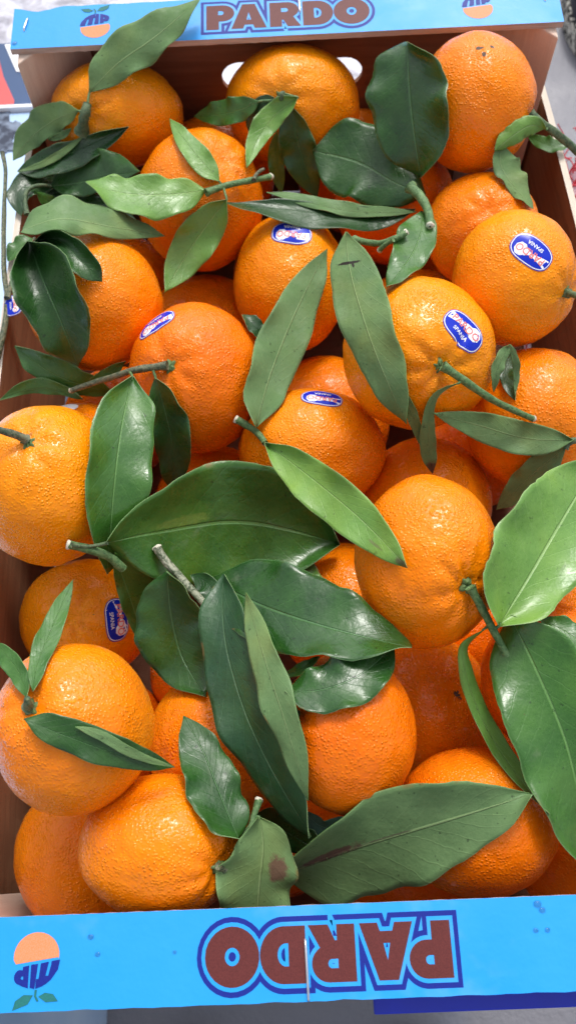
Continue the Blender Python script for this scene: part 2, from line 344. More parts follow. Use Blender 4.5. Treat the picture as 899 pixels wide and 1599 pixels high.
# key, centre, semi-axes, stalk end (0.1 mm), peel tone, lumpiness
FRUITS = [
 ('a1', [-1000, 2097, 1169], [380, 288, 324], [-1149, 1898, 1382], 0, 0.15, 1),
 ('a2', [23, 2073, 1188], [386, 328, 346], [-45, 1872, 1462], 0, 0.15, 1),
 ('a3', [985, 1728, 1483], [317, 349, 323], [1303, 1598, 1484], 1, 0.15, 1),
 ('b1', [-521, 1471, 1131], [350, 386, 357], [-373, 1471, 1458], 1, 0.6, 1),
 ('b2', [589, 1536, 949], [344, 342, 333], None, 2, 0.15, 1),
 ('b3', [1009, 1139, 1169], [305, 305, 296], [995, 1045, 1449], 1, 0.15, 1),
 ('b4', [1056, 613, 1456], [297, 329, 304], [1268, 432, 1575], 0, 0.15, 1),
 ('c1', [-1051, 724, 1262], [350, 345, 337], None, 1, 0.15, 1),
 ('c2', [-34, 987, 996], [312, 388, 339], None, 0, 0.15, 1),
 ('c3', [-529, 272, 1222], [341, 372, 346], [-625, 162, 1536], 2, 0.3, 1),
 ('c4', [556, 202, 1468], [359, 351, 344], [606, -24, 1724], 0, 0.8, 1),
 ('c5', [1150, 8, 1118], [339, 356, 337], None, 1, 0.15, 1),
 ('d1', [33, -79, 1063], [370, 311, 330], None, 1, 0.15, 1),
 ('d2', [-1173, -383, 1456], [325, 363, 334], [-1172, -321, 1792], 0, 0.6, 1),
 ('d3', [483, -857, 1539], [305, 365, 325], [603, -1044, 1774], 1, 0.9, 1),
 ('e1', [-1156, -803, 695], [333, 309, 312], [-1159, -869, 999], 0, 0.7, 1),
 ('e2', [-959, -1492, 1604], [307, 330, 309], [-1051, -1454, 1900], 1, 0.15, 1),
 ('e3', [108, -1528, 1424], [279, 321, 291], [-105, -1476, 1609], 2, 0.15, 1),
 ('f1', [-639, -1924, 1356], [334, 273, 294], [-392, -2022, 1528], 1, 0.5, 1),
 ('f2', [630, -1875, 1190], [338, 296, 307], None, 2, 0.15, 1),
 ('f3', [1002, -1320, 1285], [298, 328, 304], None, 2, 0.15, 1),
 ('g1', [-1018, -1928, 822], [371, 353, 351], None, 1, 0.15, 1),
 ('g2', [-444, -1487, 975], [336, 332, 324], None, 1, 0.15, 1),
 ('g3', [519, -1346, 820], [312, 339, 316], [628, -1333, 1119], 1, 0.15, 1),
 ('g4', [613, -287, 784], [344, 354, 338], None, 1, 0.15, 1),
 ('g5', [155, -812, 668], [347, 352, 339], None, 1, 0.15, 1),
 ('g6', [131, 366, 532], [368, 370, 358], None, 1, 0.15, 1),
 ('g7', [-556, 973, 503], [386, 381, 372], None, 1, 0.15, 1),
 ('g8', [-482, -221, 641], [352, 353, 342], None, 1, 0.15, 1),
 ('g9', [685, 869, 581], [390, 390, 378], None, 1, 0.15, 1),
 ('h1', [445, 2126, 577], [403, 378, 379], None, 1, 0.15, 1),
 ('h2', [-503, 2049, 668], [396, 372, 373], None, 1, 0.15, 1),
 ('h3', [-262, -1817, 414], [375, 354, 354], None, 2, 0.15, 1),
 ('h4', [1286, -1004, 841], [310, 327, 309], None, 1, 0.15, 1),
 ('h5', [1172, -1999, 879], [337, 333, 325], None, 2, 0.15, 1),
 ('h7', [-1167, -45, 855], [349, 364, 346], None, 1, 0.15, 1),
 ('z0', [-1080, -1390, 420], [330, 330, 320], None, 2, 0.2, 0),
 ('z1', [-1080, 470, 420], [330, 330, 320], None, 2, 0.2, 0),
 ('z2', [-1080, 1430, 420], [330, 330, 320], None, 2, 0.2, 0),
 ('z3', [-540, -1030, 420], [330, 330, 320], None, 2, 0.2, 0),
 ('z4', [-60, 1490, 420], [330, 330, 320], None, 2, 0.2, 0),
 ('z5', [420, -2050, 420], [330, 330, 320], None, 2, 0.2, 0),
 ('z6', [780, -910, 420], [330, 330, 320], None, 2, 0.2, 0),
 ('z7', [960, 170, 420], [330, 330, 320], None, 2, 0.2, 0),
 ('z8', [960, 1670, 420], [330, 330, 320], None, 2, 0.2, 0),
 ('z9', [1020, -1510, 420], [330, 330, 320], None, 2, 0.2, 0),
]
CALYX = ['a1', 'a2', 'a3', 'b4', 'c3', 'c4', 'd2', 'd3', 'e2', 'e3', 'f1']
LEAVES = [
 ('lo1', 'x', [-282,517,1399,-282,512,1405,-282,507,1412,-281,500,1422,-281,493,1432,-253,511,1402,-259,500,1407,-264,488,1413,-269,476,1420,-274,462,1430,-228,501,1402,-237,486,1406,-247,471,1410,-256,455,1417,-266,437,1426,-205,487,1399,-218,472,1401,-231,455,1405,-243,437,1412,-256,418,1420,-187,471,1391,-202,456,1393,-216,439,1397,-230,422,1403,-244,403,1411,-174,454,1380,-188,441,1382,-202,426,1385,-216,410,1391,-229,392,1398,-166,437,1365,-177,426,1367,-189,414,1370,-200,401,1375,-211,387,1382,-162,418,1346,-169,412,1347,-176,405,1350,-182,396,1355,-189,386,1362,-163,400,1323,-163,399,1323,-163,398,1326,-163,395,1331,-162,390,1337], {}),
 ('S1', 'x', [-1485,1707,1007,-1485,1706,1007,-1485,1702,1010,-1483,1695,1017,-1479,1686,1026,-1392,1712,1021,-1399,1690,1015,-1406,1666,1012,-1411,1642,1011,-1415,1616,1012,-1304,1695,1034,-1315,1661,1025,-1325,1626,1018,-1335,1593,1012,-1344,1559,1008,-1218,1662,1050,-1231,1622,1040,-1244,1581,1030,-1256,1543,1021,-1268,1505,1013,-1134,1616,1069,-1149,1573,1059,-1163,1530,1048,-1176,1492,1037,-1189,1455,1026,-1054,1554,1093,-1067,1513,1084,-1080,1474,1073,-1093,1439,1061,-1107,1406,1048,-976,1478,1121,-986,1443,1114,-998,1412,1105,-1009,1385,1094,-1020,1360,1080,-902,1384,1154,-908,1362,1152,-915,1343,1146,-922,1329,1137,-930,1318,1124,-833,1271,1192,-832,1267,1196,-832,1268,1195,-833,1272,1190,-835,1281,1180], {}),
 ('lo24', 'm', [-988,329,1029,-986,327,1034,-984,321,1044,-980,313,1060,-975,302,1082,-1059,298,1054,-1053,308,1068,-1045,314,1088,-1035,322,1116,-1023,327,1150,-1129,284,1080,-1119,300,1100,-1106,314,1127,-1089,332,1162,-1071,346,1203,-1200,286,1104,-1184,306,1128,-1166,323,1158,-1143,347,1198,-1118,366,1244,-1268,304,1126,-1248,325,1150,-1228,342,1181,-1199,366,1222,-1170,386,1269,-1333,341,1144,-1312,359,1166,-1289,373,1195,-1258,393,1234,-1225,407,1279,-1392,397,1157,-1372,409,1175,-1350,418,1199,-1319,429,1233,-1287,436,1273,-1439,470,1163,-1427,475,1174,-1411,476,1192,-1390,477,1219,-1367,473,1252,-1482,557,1158,-1481,555,1162,-1477,548,1172,-1471,537,1189,-1462,521,1214], {}),
 ('lo25', 'm', [-1128,256,1104,-1126,252,1112,-1124,248,1121,-1121,243,1130,-1118,237,1141,-1186,266,1108,-1182,267,1118,-1177,267,1128,-1170,272,1142,-1163,277,1157,-1241,276,1113,-1236,281,1123,-1231,285,1135,-1222,297,1151,-1213,309,1168,-1294,285,1116,-1289,292,1127,-1284,299,1139,-1277,317,1157,-1269,333,1175,-1344,289,1120,-1341,298,1130,-1338,307,1141,-1334,327,1158,-1330,346,1177,-1392,288,1123,-1392,297,1131,-1392,305,1141,-1393,325,1156,-1394,343,1172,-1441,279,1125,-1443,287,1131,-1445,294,1137,-1449,310,1149,-1453,324,1161,-1494,266,1128,-1496,271,1130,-1498,276,1133,-1501,285,1139,-1504,293,1146,-1548,251,1134,-1549,252,1131,-1550,253,1130,-1550,254,1129,-1550,253,1130], {}),
 ('c3', 'm', [-892,400,1216,-891,398,1221,-890,394,1227,-889,390,1233,-887,386,1240,-907,380,1199,-910,382,1207,-912,384,1215,-915,385,1223,-918,385,1232,-925,363,1186,-930,368,1195,-935,372,1204,-940,377,1214,-945,382,1224,-946,347,1175,-952,354,1185,-957,361,1196,-963,369,1206,-969,376,1216,-970,333,1168,-975,342,1179,-980,351,1190,-986,359,1200,-991,368,1210,-997,323,1166,-1000,332,1177,-1004,341,1187,-1007,350,1196,-1011,359,1205,-1025,318,1169,-1026,325,1178,-1028,332,1187,-1030,339,1195,-1032,347,1202,-1052,317,1177,-1052,320,1184,-1052,323,1190,-1053,327,1196,-1054,332,1200,-1078,318,1189,-1077,315,1194,-1076,313,1197,-1075,312,1198,-1075,312,1199], {}),
 ('lo54', 't', [-90,-1805,1309,-90,-1805,1304,-91,-1804,1298,-91,-1804,1291,-92,-1805,1284,-39,-1833,1332,-46,-1839,1322,-53,-1845,1311,-69,-1859,1295,-84,-1873,1279,-1,-1852,1357,-8,-1864,1343,-15,-1875,1328,-30,-1900,1305,-45,-1925,1281,23,-1854,1386,24,-1870,1370,25,-1885,1351,28,-1918,1323,30,-1951,1293,56,-1848,1416,61,-1864,1399,67,-1879,1380,77,-1912,1350,88,-1946,1317,94,-1838,1444,101,-1852,1428,108,-1866,1409,123,-1895,1380,139,-1926,1347,136,-1825,1469,143,-1836,1455,150,-1847,1438,166,-1871,1411,181,-1895,1380,182,-1812,1491,187,-1818,1480,192,-1825,1465,204,-1840,1443,215,-1854,1416,233,-1802,1506,234,-1802,1501,234,-1801,1490,235,-1800,1475,237,-1799,1455], {}),
 ('a2', 'm', [-73,1749,1337,-74,1750,1336,-74,1751,1335,-75,1753,1333,-75,1756,1330,-58,1734,1292,-69,1736,1292,-79,1739,1291,-91,1742,1289,-103,1746,1287,-50,1720,1249,-67,1722,1248,-84,1725,1247,-102,1728,1246,-120,1732,1244,-45,1707,1206,-65,1708,1206,-86,1710,1204,-108,1712,1203,-130,1715,1200,-41,1694,1165,-63,1693,1164,-85,1693,1162,-109,1694,1160,-132,1695,1157,-40,1678,1125,-61,1676,1123,-82,1675,1121,-104,1674,1119,-126,1674,1116,-42,1659,1085,-59,1656,1084,-76,1655,1082,-95,1654,1080,-113,1653,1077,-48,1636,1046,-59,1634,1045,-69,1633,1044,-81,1632,1043,-92,1631,1040,-62,1609,1008,-62,1608,1008,-62,1608,1008,-62,1609,1008,-62,1609,1007], {}),
 ('a2', 'x', [-79,1852,1473,-79,1852,1473,-80,1852,1474,-80,1852,1475,-80,1852,1475,-100,1828,1450,-106,1841,1455,-111,1854,1460,-115,1866,1465,-120,1877,1471,-119,1820,1433,-129,1837,1439,-139,1854,1445,-148,1869,1450,-158,1883,1457,-128,1819,1417,-145,1835,1421,-162,1849,1426,-178,1862,1430,-193,1875,1436,-141,1815,1399,-160,1828,1401,-179,1841,1404,-197,1852,1407,-215,1862,1412,-157,1809,1378,-175,1820,1378,-194,1831,1380,-212,1840,1382,-229,1848,1385,-175,1802,1355,-191,1812,1354,-208,1820,1354,-223,1828,1355,-238,1834,1357,-198,1795,1330,-209,1803,1328,-220,1810,1326,-230,1815,1326,-240,1819,1327,-231,1791,1305,-231,1796,1301,-232,1799,1297,-232,1802,1295,-232,1803,1294], {}),
 ('lo38', 'm', [32,-446,1559,32,-447,1560,32,-447,1561,32,-448,1563,31,-449,1564,68,-464,1582,67,-468,1582,65,-471,1582,63,-478,1581,60,-484,1580,103,-485,1604,100,-490,1603,97,-496,1602,93,-506,1600,88,-515,1598,136,-509,1625,132,-516,1623,128,-523,1622,122,-534,1619,115,-545,1616,166,-538,1644,161,-545,1642,156,-551,1641,148,-562,1638,140,-573,1635,192,-572,1662,187,-577,1661,181,-583,1659,173,-592,1657,165,-601,1654,213,-608,1679,209,-612,1678,205,-617,1677,197,-623,1675,190,-630,1673,231,-647,1696,228,-650,1695,226,-652,1695,221,-655,1694,217,-659,1693,246,-688,1713,246,-688,1713,246,-688,1713,246,-688,1713,246,-687,1712], {}),
 ('f3b', 'm', [913,-1129,1557,911,-1130,1562,909,-1133,1569,907,-1135,1577,904,-1138,1587,951,-1122,1572,944,-1135,1575,936,-1149,1579,928,-1164,1584,918,-1179,1591,986,-1128,1582,975,-1147,1584,962,-1166,1588,949,-1187,1592,935,-1209,1598,1020,-1141,1590,1004,-1163,1592,987,-1184,1595,969,-1208,1599,951,-1232,1604,1048,-1161,1594,1029,-1183,1597,1011,-1205,1600,990,-1229,1604,970,-1253,1609,1070,-1186,1597,1052,-1206,1600,1034,-1226,1604,1013,-1248,1608,993,-1270,1613,1088,-1215,1598,1072,-1231,1601,1056,-1248,1605,1039,-1266,1610,1021,-1284,1615,1100,-1249,1596,1089,-1259,1600,1079,-1270,1605,1067,-1281,1610,1055,-1292,1616,1105,-1289,1591,1103,-1290,1597,1102,-1291,1603,1099,-1293,1609,1097,-1294,1617], {}),
 ('S1', 'x', [-1292,1830,1022,-1294,1835,1018,-1295,1840,1014,-1297,1844,1010,-1298,1848,1007,-1331,1740,1039,-1338,1768,1043,-1344,1797,1046,-1349,1821,1049,-1355,1845,1051,-1371,1676,1063,-1381,1715,1069,-1391,1754,1076,-1400,1787,1081,-1409,1821,1086,-1409,1624,1085,-1423,1667,1093,-1438,1711,1102,-1450,1749,1108,-1463,1786,1114,-1451,1579,1105,-1468,1623,1114,-1485,1667,1123,-1500,1706,1130,-1515,1744,1136,-1479,1547,1124,-1506,1583,1132,-1532,1620,1139,-1555,1652,1143,-1577,1683,1148,-1479,1541,1147,-1515,1552,1146,-1552,1562,1144,-1582,1572,1142,-1613,1582,1140,-1498,1498,1147,-1521,1497,1144,-1545,1496,1140,-1564,1495,1137,-1584,1495,1133,-1526,1426,1129,-1526,1426,1129,-1526,1426,1129,-1526,1427,1129,-1526,1427,1128], {}),
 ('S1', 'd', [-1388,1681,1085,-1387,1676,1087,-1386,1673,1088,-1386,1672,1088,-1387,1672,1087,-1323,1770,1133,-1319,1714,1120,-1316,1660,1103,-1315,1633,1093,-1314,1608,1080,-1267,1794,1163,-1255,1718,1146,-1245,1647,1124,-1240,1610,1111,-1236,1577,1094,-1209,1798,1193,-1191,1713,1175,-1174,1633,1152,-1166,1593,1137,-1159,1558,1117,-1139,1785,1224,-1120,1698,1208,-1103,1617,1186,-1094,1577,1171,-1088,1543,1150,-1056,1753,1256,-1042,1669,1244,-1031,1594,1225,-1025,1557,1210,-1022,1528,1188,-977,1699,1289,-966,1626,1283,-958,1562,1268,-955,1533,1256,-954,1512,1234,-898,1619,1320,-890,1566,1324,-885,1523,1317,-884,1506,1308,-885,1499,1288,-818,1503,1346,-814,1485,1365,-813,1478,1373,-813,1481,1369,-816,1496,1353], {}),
 ('S1', 'm', [-1448,1589,1136,-1446,1583,1141,-1445,1579,1145,-1445,1578,1147,-1445,1578,1146,-1419,1601,1115,-1426,1589,1117,-1432,1578,1118,-1440,1570,1117,-1448,1562,1114,-1398,1607,1094,-1408,1591,1094,-1418,1576,1093,-1429,1563,1090,-1441,1551,1086,-1379,1611,1076,-1390,1591,1074,-1402,1573,1071,-1414,1556,1067,-1427,1541,1061,-1362,1610,1061,-1373,1589,1058,-1383,1570,1053,-1394,1551,1048,-1405,1533,1041,-1344,1604,1048,-1353,1584,1044,-1361,1565,1039,-1370,1546,1034,-1380,1528,1027,-1325,1591,1039,-1331,1574,1035,-1337,1558,1031,-1344,1542,1026,-1350,1527,1020,-1304,1568,1032,-1308,1558,1029,-1311,1548,1027,-1315,1538,1024,-1318,1528,1021,-1283,1535,1027,-1283,1534,1028,-1283,1534,1028,-1283,1533,1029,-1282,1533,1029], {}),
 ('S1', 'x', [-1568,1739,1142,-1567,1737,1144,-1565,1732,1148,-1562,1725,1155,-1558,1715,1163,-1495,1794,1174,-1489,1774,1165,-1481,1751,1160,-1469,1713,1154,-1456,1673,1151,-1413,1818,1200,-1405,1794,1186,-1396,1766,1177,-1381,1720,1166,-1364,1670,1160,-1328,1828,1228,-1320,1805,1210,-1310,1777,1198,-1294,1729,1185,-1276,1676,1178,-1241,1829,1258,-1234,1810,1238,-1224,1785,1224,-1207,1740,1210,-1189,1689,1204,-1154,1822,1293,-1148,1811,1270,-1139,1792,1255,-1123,1754,1242,-1105,1709,1237,-1065,1810,1331,-1061,1808,1307,-1054,1798,1291,-1041,1770,1280,-1026,1733,1277,-973,1789,1372,-973,1800,1347,-970,1800,1332,-963,1786,1323,-954,1762,1324,-878,1758,1416,-884,1784,1391,-887,1799,1376,-888,1803,1371,-887,1798,1377], {'gloss': 1}),
 ('S1', 'u', [-1555,1707,1175,-1555,1707,1175,-1555,1706,1175,-1554,1706,1176,-1554,1705,1176,-1503,1729,1179,-1502,1726,1178,-1502,1724,1177,-1499,1717,1175,-1497,1710,1173,-1451,1748,1186,-1449,1744,1185,-1448,1740,1183,-1444,1729,1179,-1439,1718,1175,-1399,1765,1198,-1397,1761,1196,-1395,1756,1194,-1388,1743,1189,-1382,1730,1184,-1348,1782,1214,-1345,1778,1212,-1343,1774,1210,-1334,1760,1205,-1326,1747,1200,-1296,1797,1236,-1294,1794,1234,-1291,1790,1232,-1283,1778,1227,-1275,1766,1222,-1243,1807,1262,-1241,1805,1259,-1239,1802,1258,-1232,1793,1253,-1225,1783,1249,-1188,1812,1292,-1187,1812,1290,-1186,1811,1289,-1183,1806,1286,-1179,1801,1283,-1133,1812,1328,-1133,1814,1326,-1134,1815,1325,-1134,1816,1324,-1134,1816,1324], {}),
 ('S1', 'm', [-1437,1233,1163,-1440,1241,1154,-1443,1249,1146,-1446,1255,1139,-1448,1260,1134,-1447,1198,1159,-1456,1218,1152,-1464,1237,1147,-1472,1255,1144,-1480,1273,1142,-1458,1175,1158,-1471,1200,1152,-1483,1224,1148,-1496,1247,1146,-1508,1270,1146,-1467,1158,1158,-1484,1184,1152,-1501,1209,1148,-1519,1234,1146,-1536,1257,1146,-1478,1142,1158,-1498,1167,1151,-1517,1192,1147,-1537,1216,1145,-1556,1239,1145,-1493,1128,1156,-1513,1152,1149,-1532,1174,1145,-1552,1196,1143,-1572,1216,1143,-1511,1116,1153,-1530,1137,1146,-1547,1156,1142,-1565,1174,1140,-1581,1190,1140,-1536,1108,1151,-1549,1124,1143,-1561,1137,1138,-1573,1150,1135,-1585,1160,1135,-1570,1107,1148,-1573,1114,1139,-1576,1119,1133,-1577,1123,1129,-1578,1124,1128], {}),
 ('S1', 'd', [-1279,868,1587,-1305,929,1512,-1313,948,1489,-1303,923,1517,-1274,856,1598,-1211,860,1650,-1231,901,1581,-1235,904,1558,-1225,868,1578,-1200,796,1644,-1135,840,1689,-1158,865,1629,-1169,858,1607,-1169,818,1623,-1156,748,1676,-1066,797,1703,-1096,813,1654,-1116,804,1636,-1129,767,1648,-1132,705,1692,-1017,753,1701,-1048,761,1662,-1073,748,1648,-1092,715,1657,-1104,662,1690,-983,720,1688,-1011,718,1659,-1034,701,1647,-1054,669,1652,-1069,624,1674,-954,690,1664,-978,682,1646,-999,665,1637,-1019,639,1638,-1036,605,1649,-936,660,1627,-952,649,1620,-967,636,1616,-982,619,1615,-997,600,1617,-940,621,1576,-938,616,1583,-938,614,1586,-938,614,1585,-939,618,1579], {}),
 ('S1', 'd', [-1247,743,1740,-1300,862,1595,-1323,912,1534,-1316,892,1558,-1279,803,1666,-1100,662,1774,-1199,753,1635,-1277,785,1571,-1324,759,1580,-1343,675,1663,-1045,584,1778,-1149,656,1652,-1238,677,1588,-1298,652,1588,-1334,579,1651,-1010,523,1759,-1112,575,1647,-1201,587,1587,-1267,562,1579,-1313,500,1623,-989,471,1714,-1084,507,1620,-1170,512,1566,-1236,491,1554,-1287,441,1583,-982,426,1643,-1067,449,1570,-1146,451,1526,-1208,435,1513,-1261,399,1529,-993,392,1548,-1063,404,1499,-1129,402,1467,-1183,390,1454,-1232,367,1459,-1028,367,1429,-1074,367,1405,-1118,363,1388,-1156,356,1378,-1192,346,1374,-1115,339,1281,-1113,335,1288,-1113,334,1290,-1114,336,1286,-1116,342,1277], {}),
 ('S1', 'u', [-1345,915,1611,-1329,878,1654,-1316,848,1688,-1306,826,1714,-1300,811,1730,-1281,1012,1648,-1256,943,1675,-1233,882,1694,-1217,841,1710,-1205,807,1718,-1184,1058,1655,-1167,982,1674,-1152,913,1686,-1141,866,1698,-1133,826,1703,-1071,1073,1638,-1070,998,1653,-1072,929,1661,-1071,883,1670,-1073,843,1673,-981,1068,1603,-986,1000,1614,-993,937,1619,-996,895,1626,-1000,857,1628,-906,1069,1558,-910,1009,1565,-915,954,1568,-917,918,1572,-920,885,1572,-828,1071,1501,-832,1025,1505,-837,982,1506,-839,954,1507,-843,928,1506,-753,1071,1431,-755,1044,1432,-759,1018,1432,-761,1001,1432,-763,987,1429,-680,1065,1343,-680,1064,1345,-679,1063,1346,-680,1064,1345,-680,1065,1342], {}),
 ('a1', 'u', [-1153,1881,1419,-1151,1874,1427,-1150,1869,1432,-1149,1868,1434,-1150,1871,1433,-1209,1867,1357,-1214,1882,1371,-1220,1900,1384,-1230,1932,1398,-1241,1967,1409,-1266,1876,1307,-1277,1899,1323,-1288,1925,1337,-1307,1967,1354,-1326,2011,1369,-1318,1885,1263,-1336,1910,1278,-1353,1938,1291,-1381,1982,1308,-1409,2028,1323,-1373,1888,1224,-1394,1913,1237,-1415,1939,1248,-1447,1981,1263,-1480,2024,1277,-1429,1885,1189,-1450,1907,1199,-1471,1930,1209,-1504,1966,1221,-1537,2003,1233,-1483,1876,1161,-1502,1892,1168,-1522,1910,1175,-1552,1936,1183,-1582,1964,1191,-1541,1858,1139,-1553,1867,1143,-1566,1878,1147,-1586,1893,1151,-1605,1910,1155,-1605,1834,1128,-1605,1834,1127,-1605,1835,1127,-1606,1836,1126,-1606,1837,1125], {}),
 ('a1', 'u', [-1221,1868,1315,-1221,1867,1316,-1221,1865,1317,-1220,1863,1320,-1219,1861,1322,-1231,1857,1300,-1234,1859,1302,-1236,1860,1305,-1240,1862,1310,-1243,1863,1315,-1245,1849,1286,-1249,1853,1290,-1253,1856,1294,-1258,1860,1300,-1263,1863,1307,-1263,1843,1274,-1266,1849,1278,-1270,1853,1283,-1275,1859,1291,-1280,1864,1299,-1284,1841,1263,-1286,1848,1268,-1289,1853,1274,-1292,1860,1282,-1295,1866,1291,-1305,1844,1254,-1307,1850,1259,-1308,1855,1265,-1310,1861,1273,-1311,1866,1283,-1328,1850,1246,-1329,1855,1251,-1329,1858,1256,-1329,1863,1264,-1329,1866,1274,-1351,1859,1240,-1351,1862,1243,-1350,1863,1248,-1350,1864,1255,-1348,1863,1263,-1373,1873,1235,-1373,1872,1236,-1372,1868,1239,-1370,1863,1244,-1368,1857,1251], {}),
 ('a1', 'u', [-1087,1949,1483,-1087,1952,1478,-1087,1954,1475,-1087,1956,1473,-1086,1955,1472,-1072,2050,1554,-1042,2025,1536,-1011,1998,1519,-989,1979,1507,-967,1959,1497,-1012,2122,1607,-973,2081,1584,-933,2039,1561,-904,2010,1544,-876,1979,1528,-923,2176,1653,-886,2124,1626,-849,2071,1600,-822,2033,1581,-795,1995,1562,-835,2207,1683,-798,2153,1658,-762,2099,1634,-735,2061,1616,-709,2022,1599,-753,2232,1701,-716,2185,1683,-679,2138,1664,-653,2103,1652,-626,2069,1639,-661,2266,1712,-631,2226,1701,-601,2186,1691,-579,2156,1684,-558,2127,1677,-560,2302,1711,-542,2272,1711,-525,2244,1711,-512,2221,1713,-499,2198,1714,-453,2344,1699,-452,2327,1712,-450,2312,1724,-449,2297,1736,-447,2283,1747], {}),
 ('a2', 'm', [-160,1846,1457,-160,1843,1461,-160,1843,1462,-161,1845,1461,-161,1850,1457,-189,1820,1413,-196,1835,1423,-204,1851,1431,-213,1873,1438,-223,1896,1444,-229,1813,1375,-239,1837,1389,-249,1862,1400,-261,1893,1412,-272,1926,1422,-277,1817,1341,-286,1845,1356,-295,1876,1370,-305,1912,1384,-316,1950,1396,-331,1832,1311,-337,1863,1326,-342,1894,1340,-349,1931,1355,-355,1970,1369,-386,1860,1284,-389,1888,1298,-391,1916,1312,-395,1951,1326,-398,1986,1339,-440,1897,1261,-441,1919,1273,-442,1942,1283,-443,1969,1295,-444,1997,1306,-493,1944,1242,-493,1957,1249,-493,1970,1256,-493,1985,1263,-493,2001,1270,-546,2001,1226,-545,2000,1227,-545,1999,1228,-545,1998,1229,-545,1997,1230], {}),
 ('a2', 'd', [14,1795,1461,13,1801,1456,12,1804,1453,11,1804,1453,10,1802,1455,71,1772,1406,43,1775,1400,16,1777,1397,-16,1775,1396,-48,1772,1396,101,1754,1351,62,1753,1345,23,1750,1340,-22,1744,1336,-67,1737,1334,125,1735,1295,81,1729,1288,37,1723,1282,-14,1714,1276,-65,1703,1272,143,1711,1238,98,1704,1230,54,1695,1224,2,1684,1218,-50,1672,1212,154,1683,1179,113,1675,1173,72,1666,1167,25,1655,1161,-22,1643,1155,159,1652,1122,126,1643,1116,93,1635,1111,55,1624,1106,17,1614,1100,156,1613,1064,136,1607,1061,116,1601,1058,93,1594,1054,71,1588,1050,141,1565,1006,141,1564,1007,141,1564,1007,141,1564,1007,141,1565,1006], {}),
 ('a2', 'l', [48,1804,1511,48,1816,1499,48,1821,1495,48,1819,1498,47,1809,1508,19,1768,1463,8,1793,1460,-3,1812,1463,-18,1828,1475,-32,1838,1493,-17,1747,1428,-34,1773,1429,-52,1794,1435,-74,1815,1449,-96,1830,1468,-53,1720,1402,-74,1744,1405,-96,1763,1412,-123,1784,1426,-151,1800,1444,-91,1685,1383,-114,1705,1387,-136,1721,1394,-165,1738,1407,-194,1752,1423,-128,1642,1373,-150,1656,1377,-171,1667,1383,-199,1679,1394,-226,1689,1407,-164,1587,1373,-182,1595,1376,-199,1601,1381,-222,1608,1389,-244,1613,1398,-202,1518,1382,-212,1520,1385,-222,1522,1388,-235,1524,1393,-248,1526,1399,-242,1436,1403,-242,1434,1406,-242,1432,1408,-242,1430,1410,-242,1428,1411], {}),
 ('S3', 'm', [616,911,1624,615,908,1627,613,905,1631,611,902,1634,610,900,1637,666,823,1643,635,824,1645,605,825,1647,565,828,1648,525,831,1650,664,728,1659,627,738,1662,590,749,1664,542,764,1666,494,779,1668,639,640,1676,602,658,1679,566,677,1681,519,701,1684,471,726,1686,600,561,1695,568,584,1697,536,608,1698,495,638,1700,453,670,1701,553,495,1716,527,519,1717,502,545,1716,469,577,1716,436,611,1714,502,440,1739,484,462,1737,466,485,1733,442,515,1729,419,547,1723,448,395,1763,438,411,1757,429,429,1749,416,453,1740,404,477,1728,388,359,1787,389,367,1776,391,377,1763,393,388,1747,396,402,1728], {}),
 ('S3', 'd', [714,1329,1254,707,1299,1291,706,1291,1303,710,1305,1290,718,1341,1251,601,1286,1213,616,1303,1264,634,1339,1293,657,1394,1300,684,1470,1285,499,1295,1193,530,1336,1248,564,1391,1283,600,1464,1300,641,1553,1299,393,1334,1184,444,1386,1238,496,1452,1276,551,1531,1299,608,1624,1307,318,1376,1177,374,1441,1230,431,1517,1271,489,1603,1300,549,1701,1317,277,1407,1167,318,1486,1220,360,1573,1265,403,1669,1300,447,1773,1327,223,1452,1165,253,1533,1213,284,1619,1255,314,1710,1292,345,1806,1323,166,1529,1179,185,1592,1214,203,1657,1246,222,1725,1276,241,1794,1304,121,1696,1233,121,1693,1236,121,1690,1239,121,1686,1243,121,1682,1248], {}),
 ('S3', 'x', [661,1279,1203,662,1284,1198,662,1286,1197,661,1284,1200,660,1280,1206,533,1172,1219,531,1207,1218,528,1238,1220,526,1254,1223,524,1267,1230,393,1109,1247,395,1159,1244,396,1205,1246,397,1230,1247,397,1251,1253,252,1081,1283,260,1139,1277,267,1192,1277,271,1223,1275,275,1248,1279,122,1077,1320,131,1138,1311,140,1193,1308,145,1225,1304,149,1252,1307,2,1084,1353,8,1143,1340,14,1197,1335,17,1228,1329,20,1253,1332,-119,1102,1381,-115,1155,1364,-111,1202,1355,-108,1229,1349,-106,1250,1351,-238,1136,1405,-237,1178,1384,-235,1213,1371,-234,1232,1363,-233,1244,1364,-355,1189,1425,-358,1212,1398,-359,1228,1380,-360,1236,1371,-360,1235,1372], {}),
 ('S3', 'u', [664,1254,1214,664,1256,1212,665,1257,1210,665,1260,1208,666,1262,1206,556,1220,1234,557,1229,1235,557,1238,1236,558,1251,1238,559,1264,1239,450,1196,1256,451,1209,1258,452,1223,1260,453,1242,1263,455,1262,1266,344,1183,1278,346,1199,1280,348,1215,1282,351,1238,1286,354,1262,1288,240,1184,1299,244,1201,1302,248,1218,1303,253,1243,1306,258,1269,1307,141,1201,1321,145,1218,1322,149,1235,1322,156,1259,1323,162,1285,1323,45,1228,1339,49,1243,1338,52,1259,1336,57,1281,1335,62,1305,1331,-49,1264,1351,-47,1275,1348,-45,1288,1343,-42,1306,1338,-39,1325,1330,-142,1311,1358,-142,1317,1351,-142,1325,1343,-143,1334,1332,-143,1346,1319], {}),
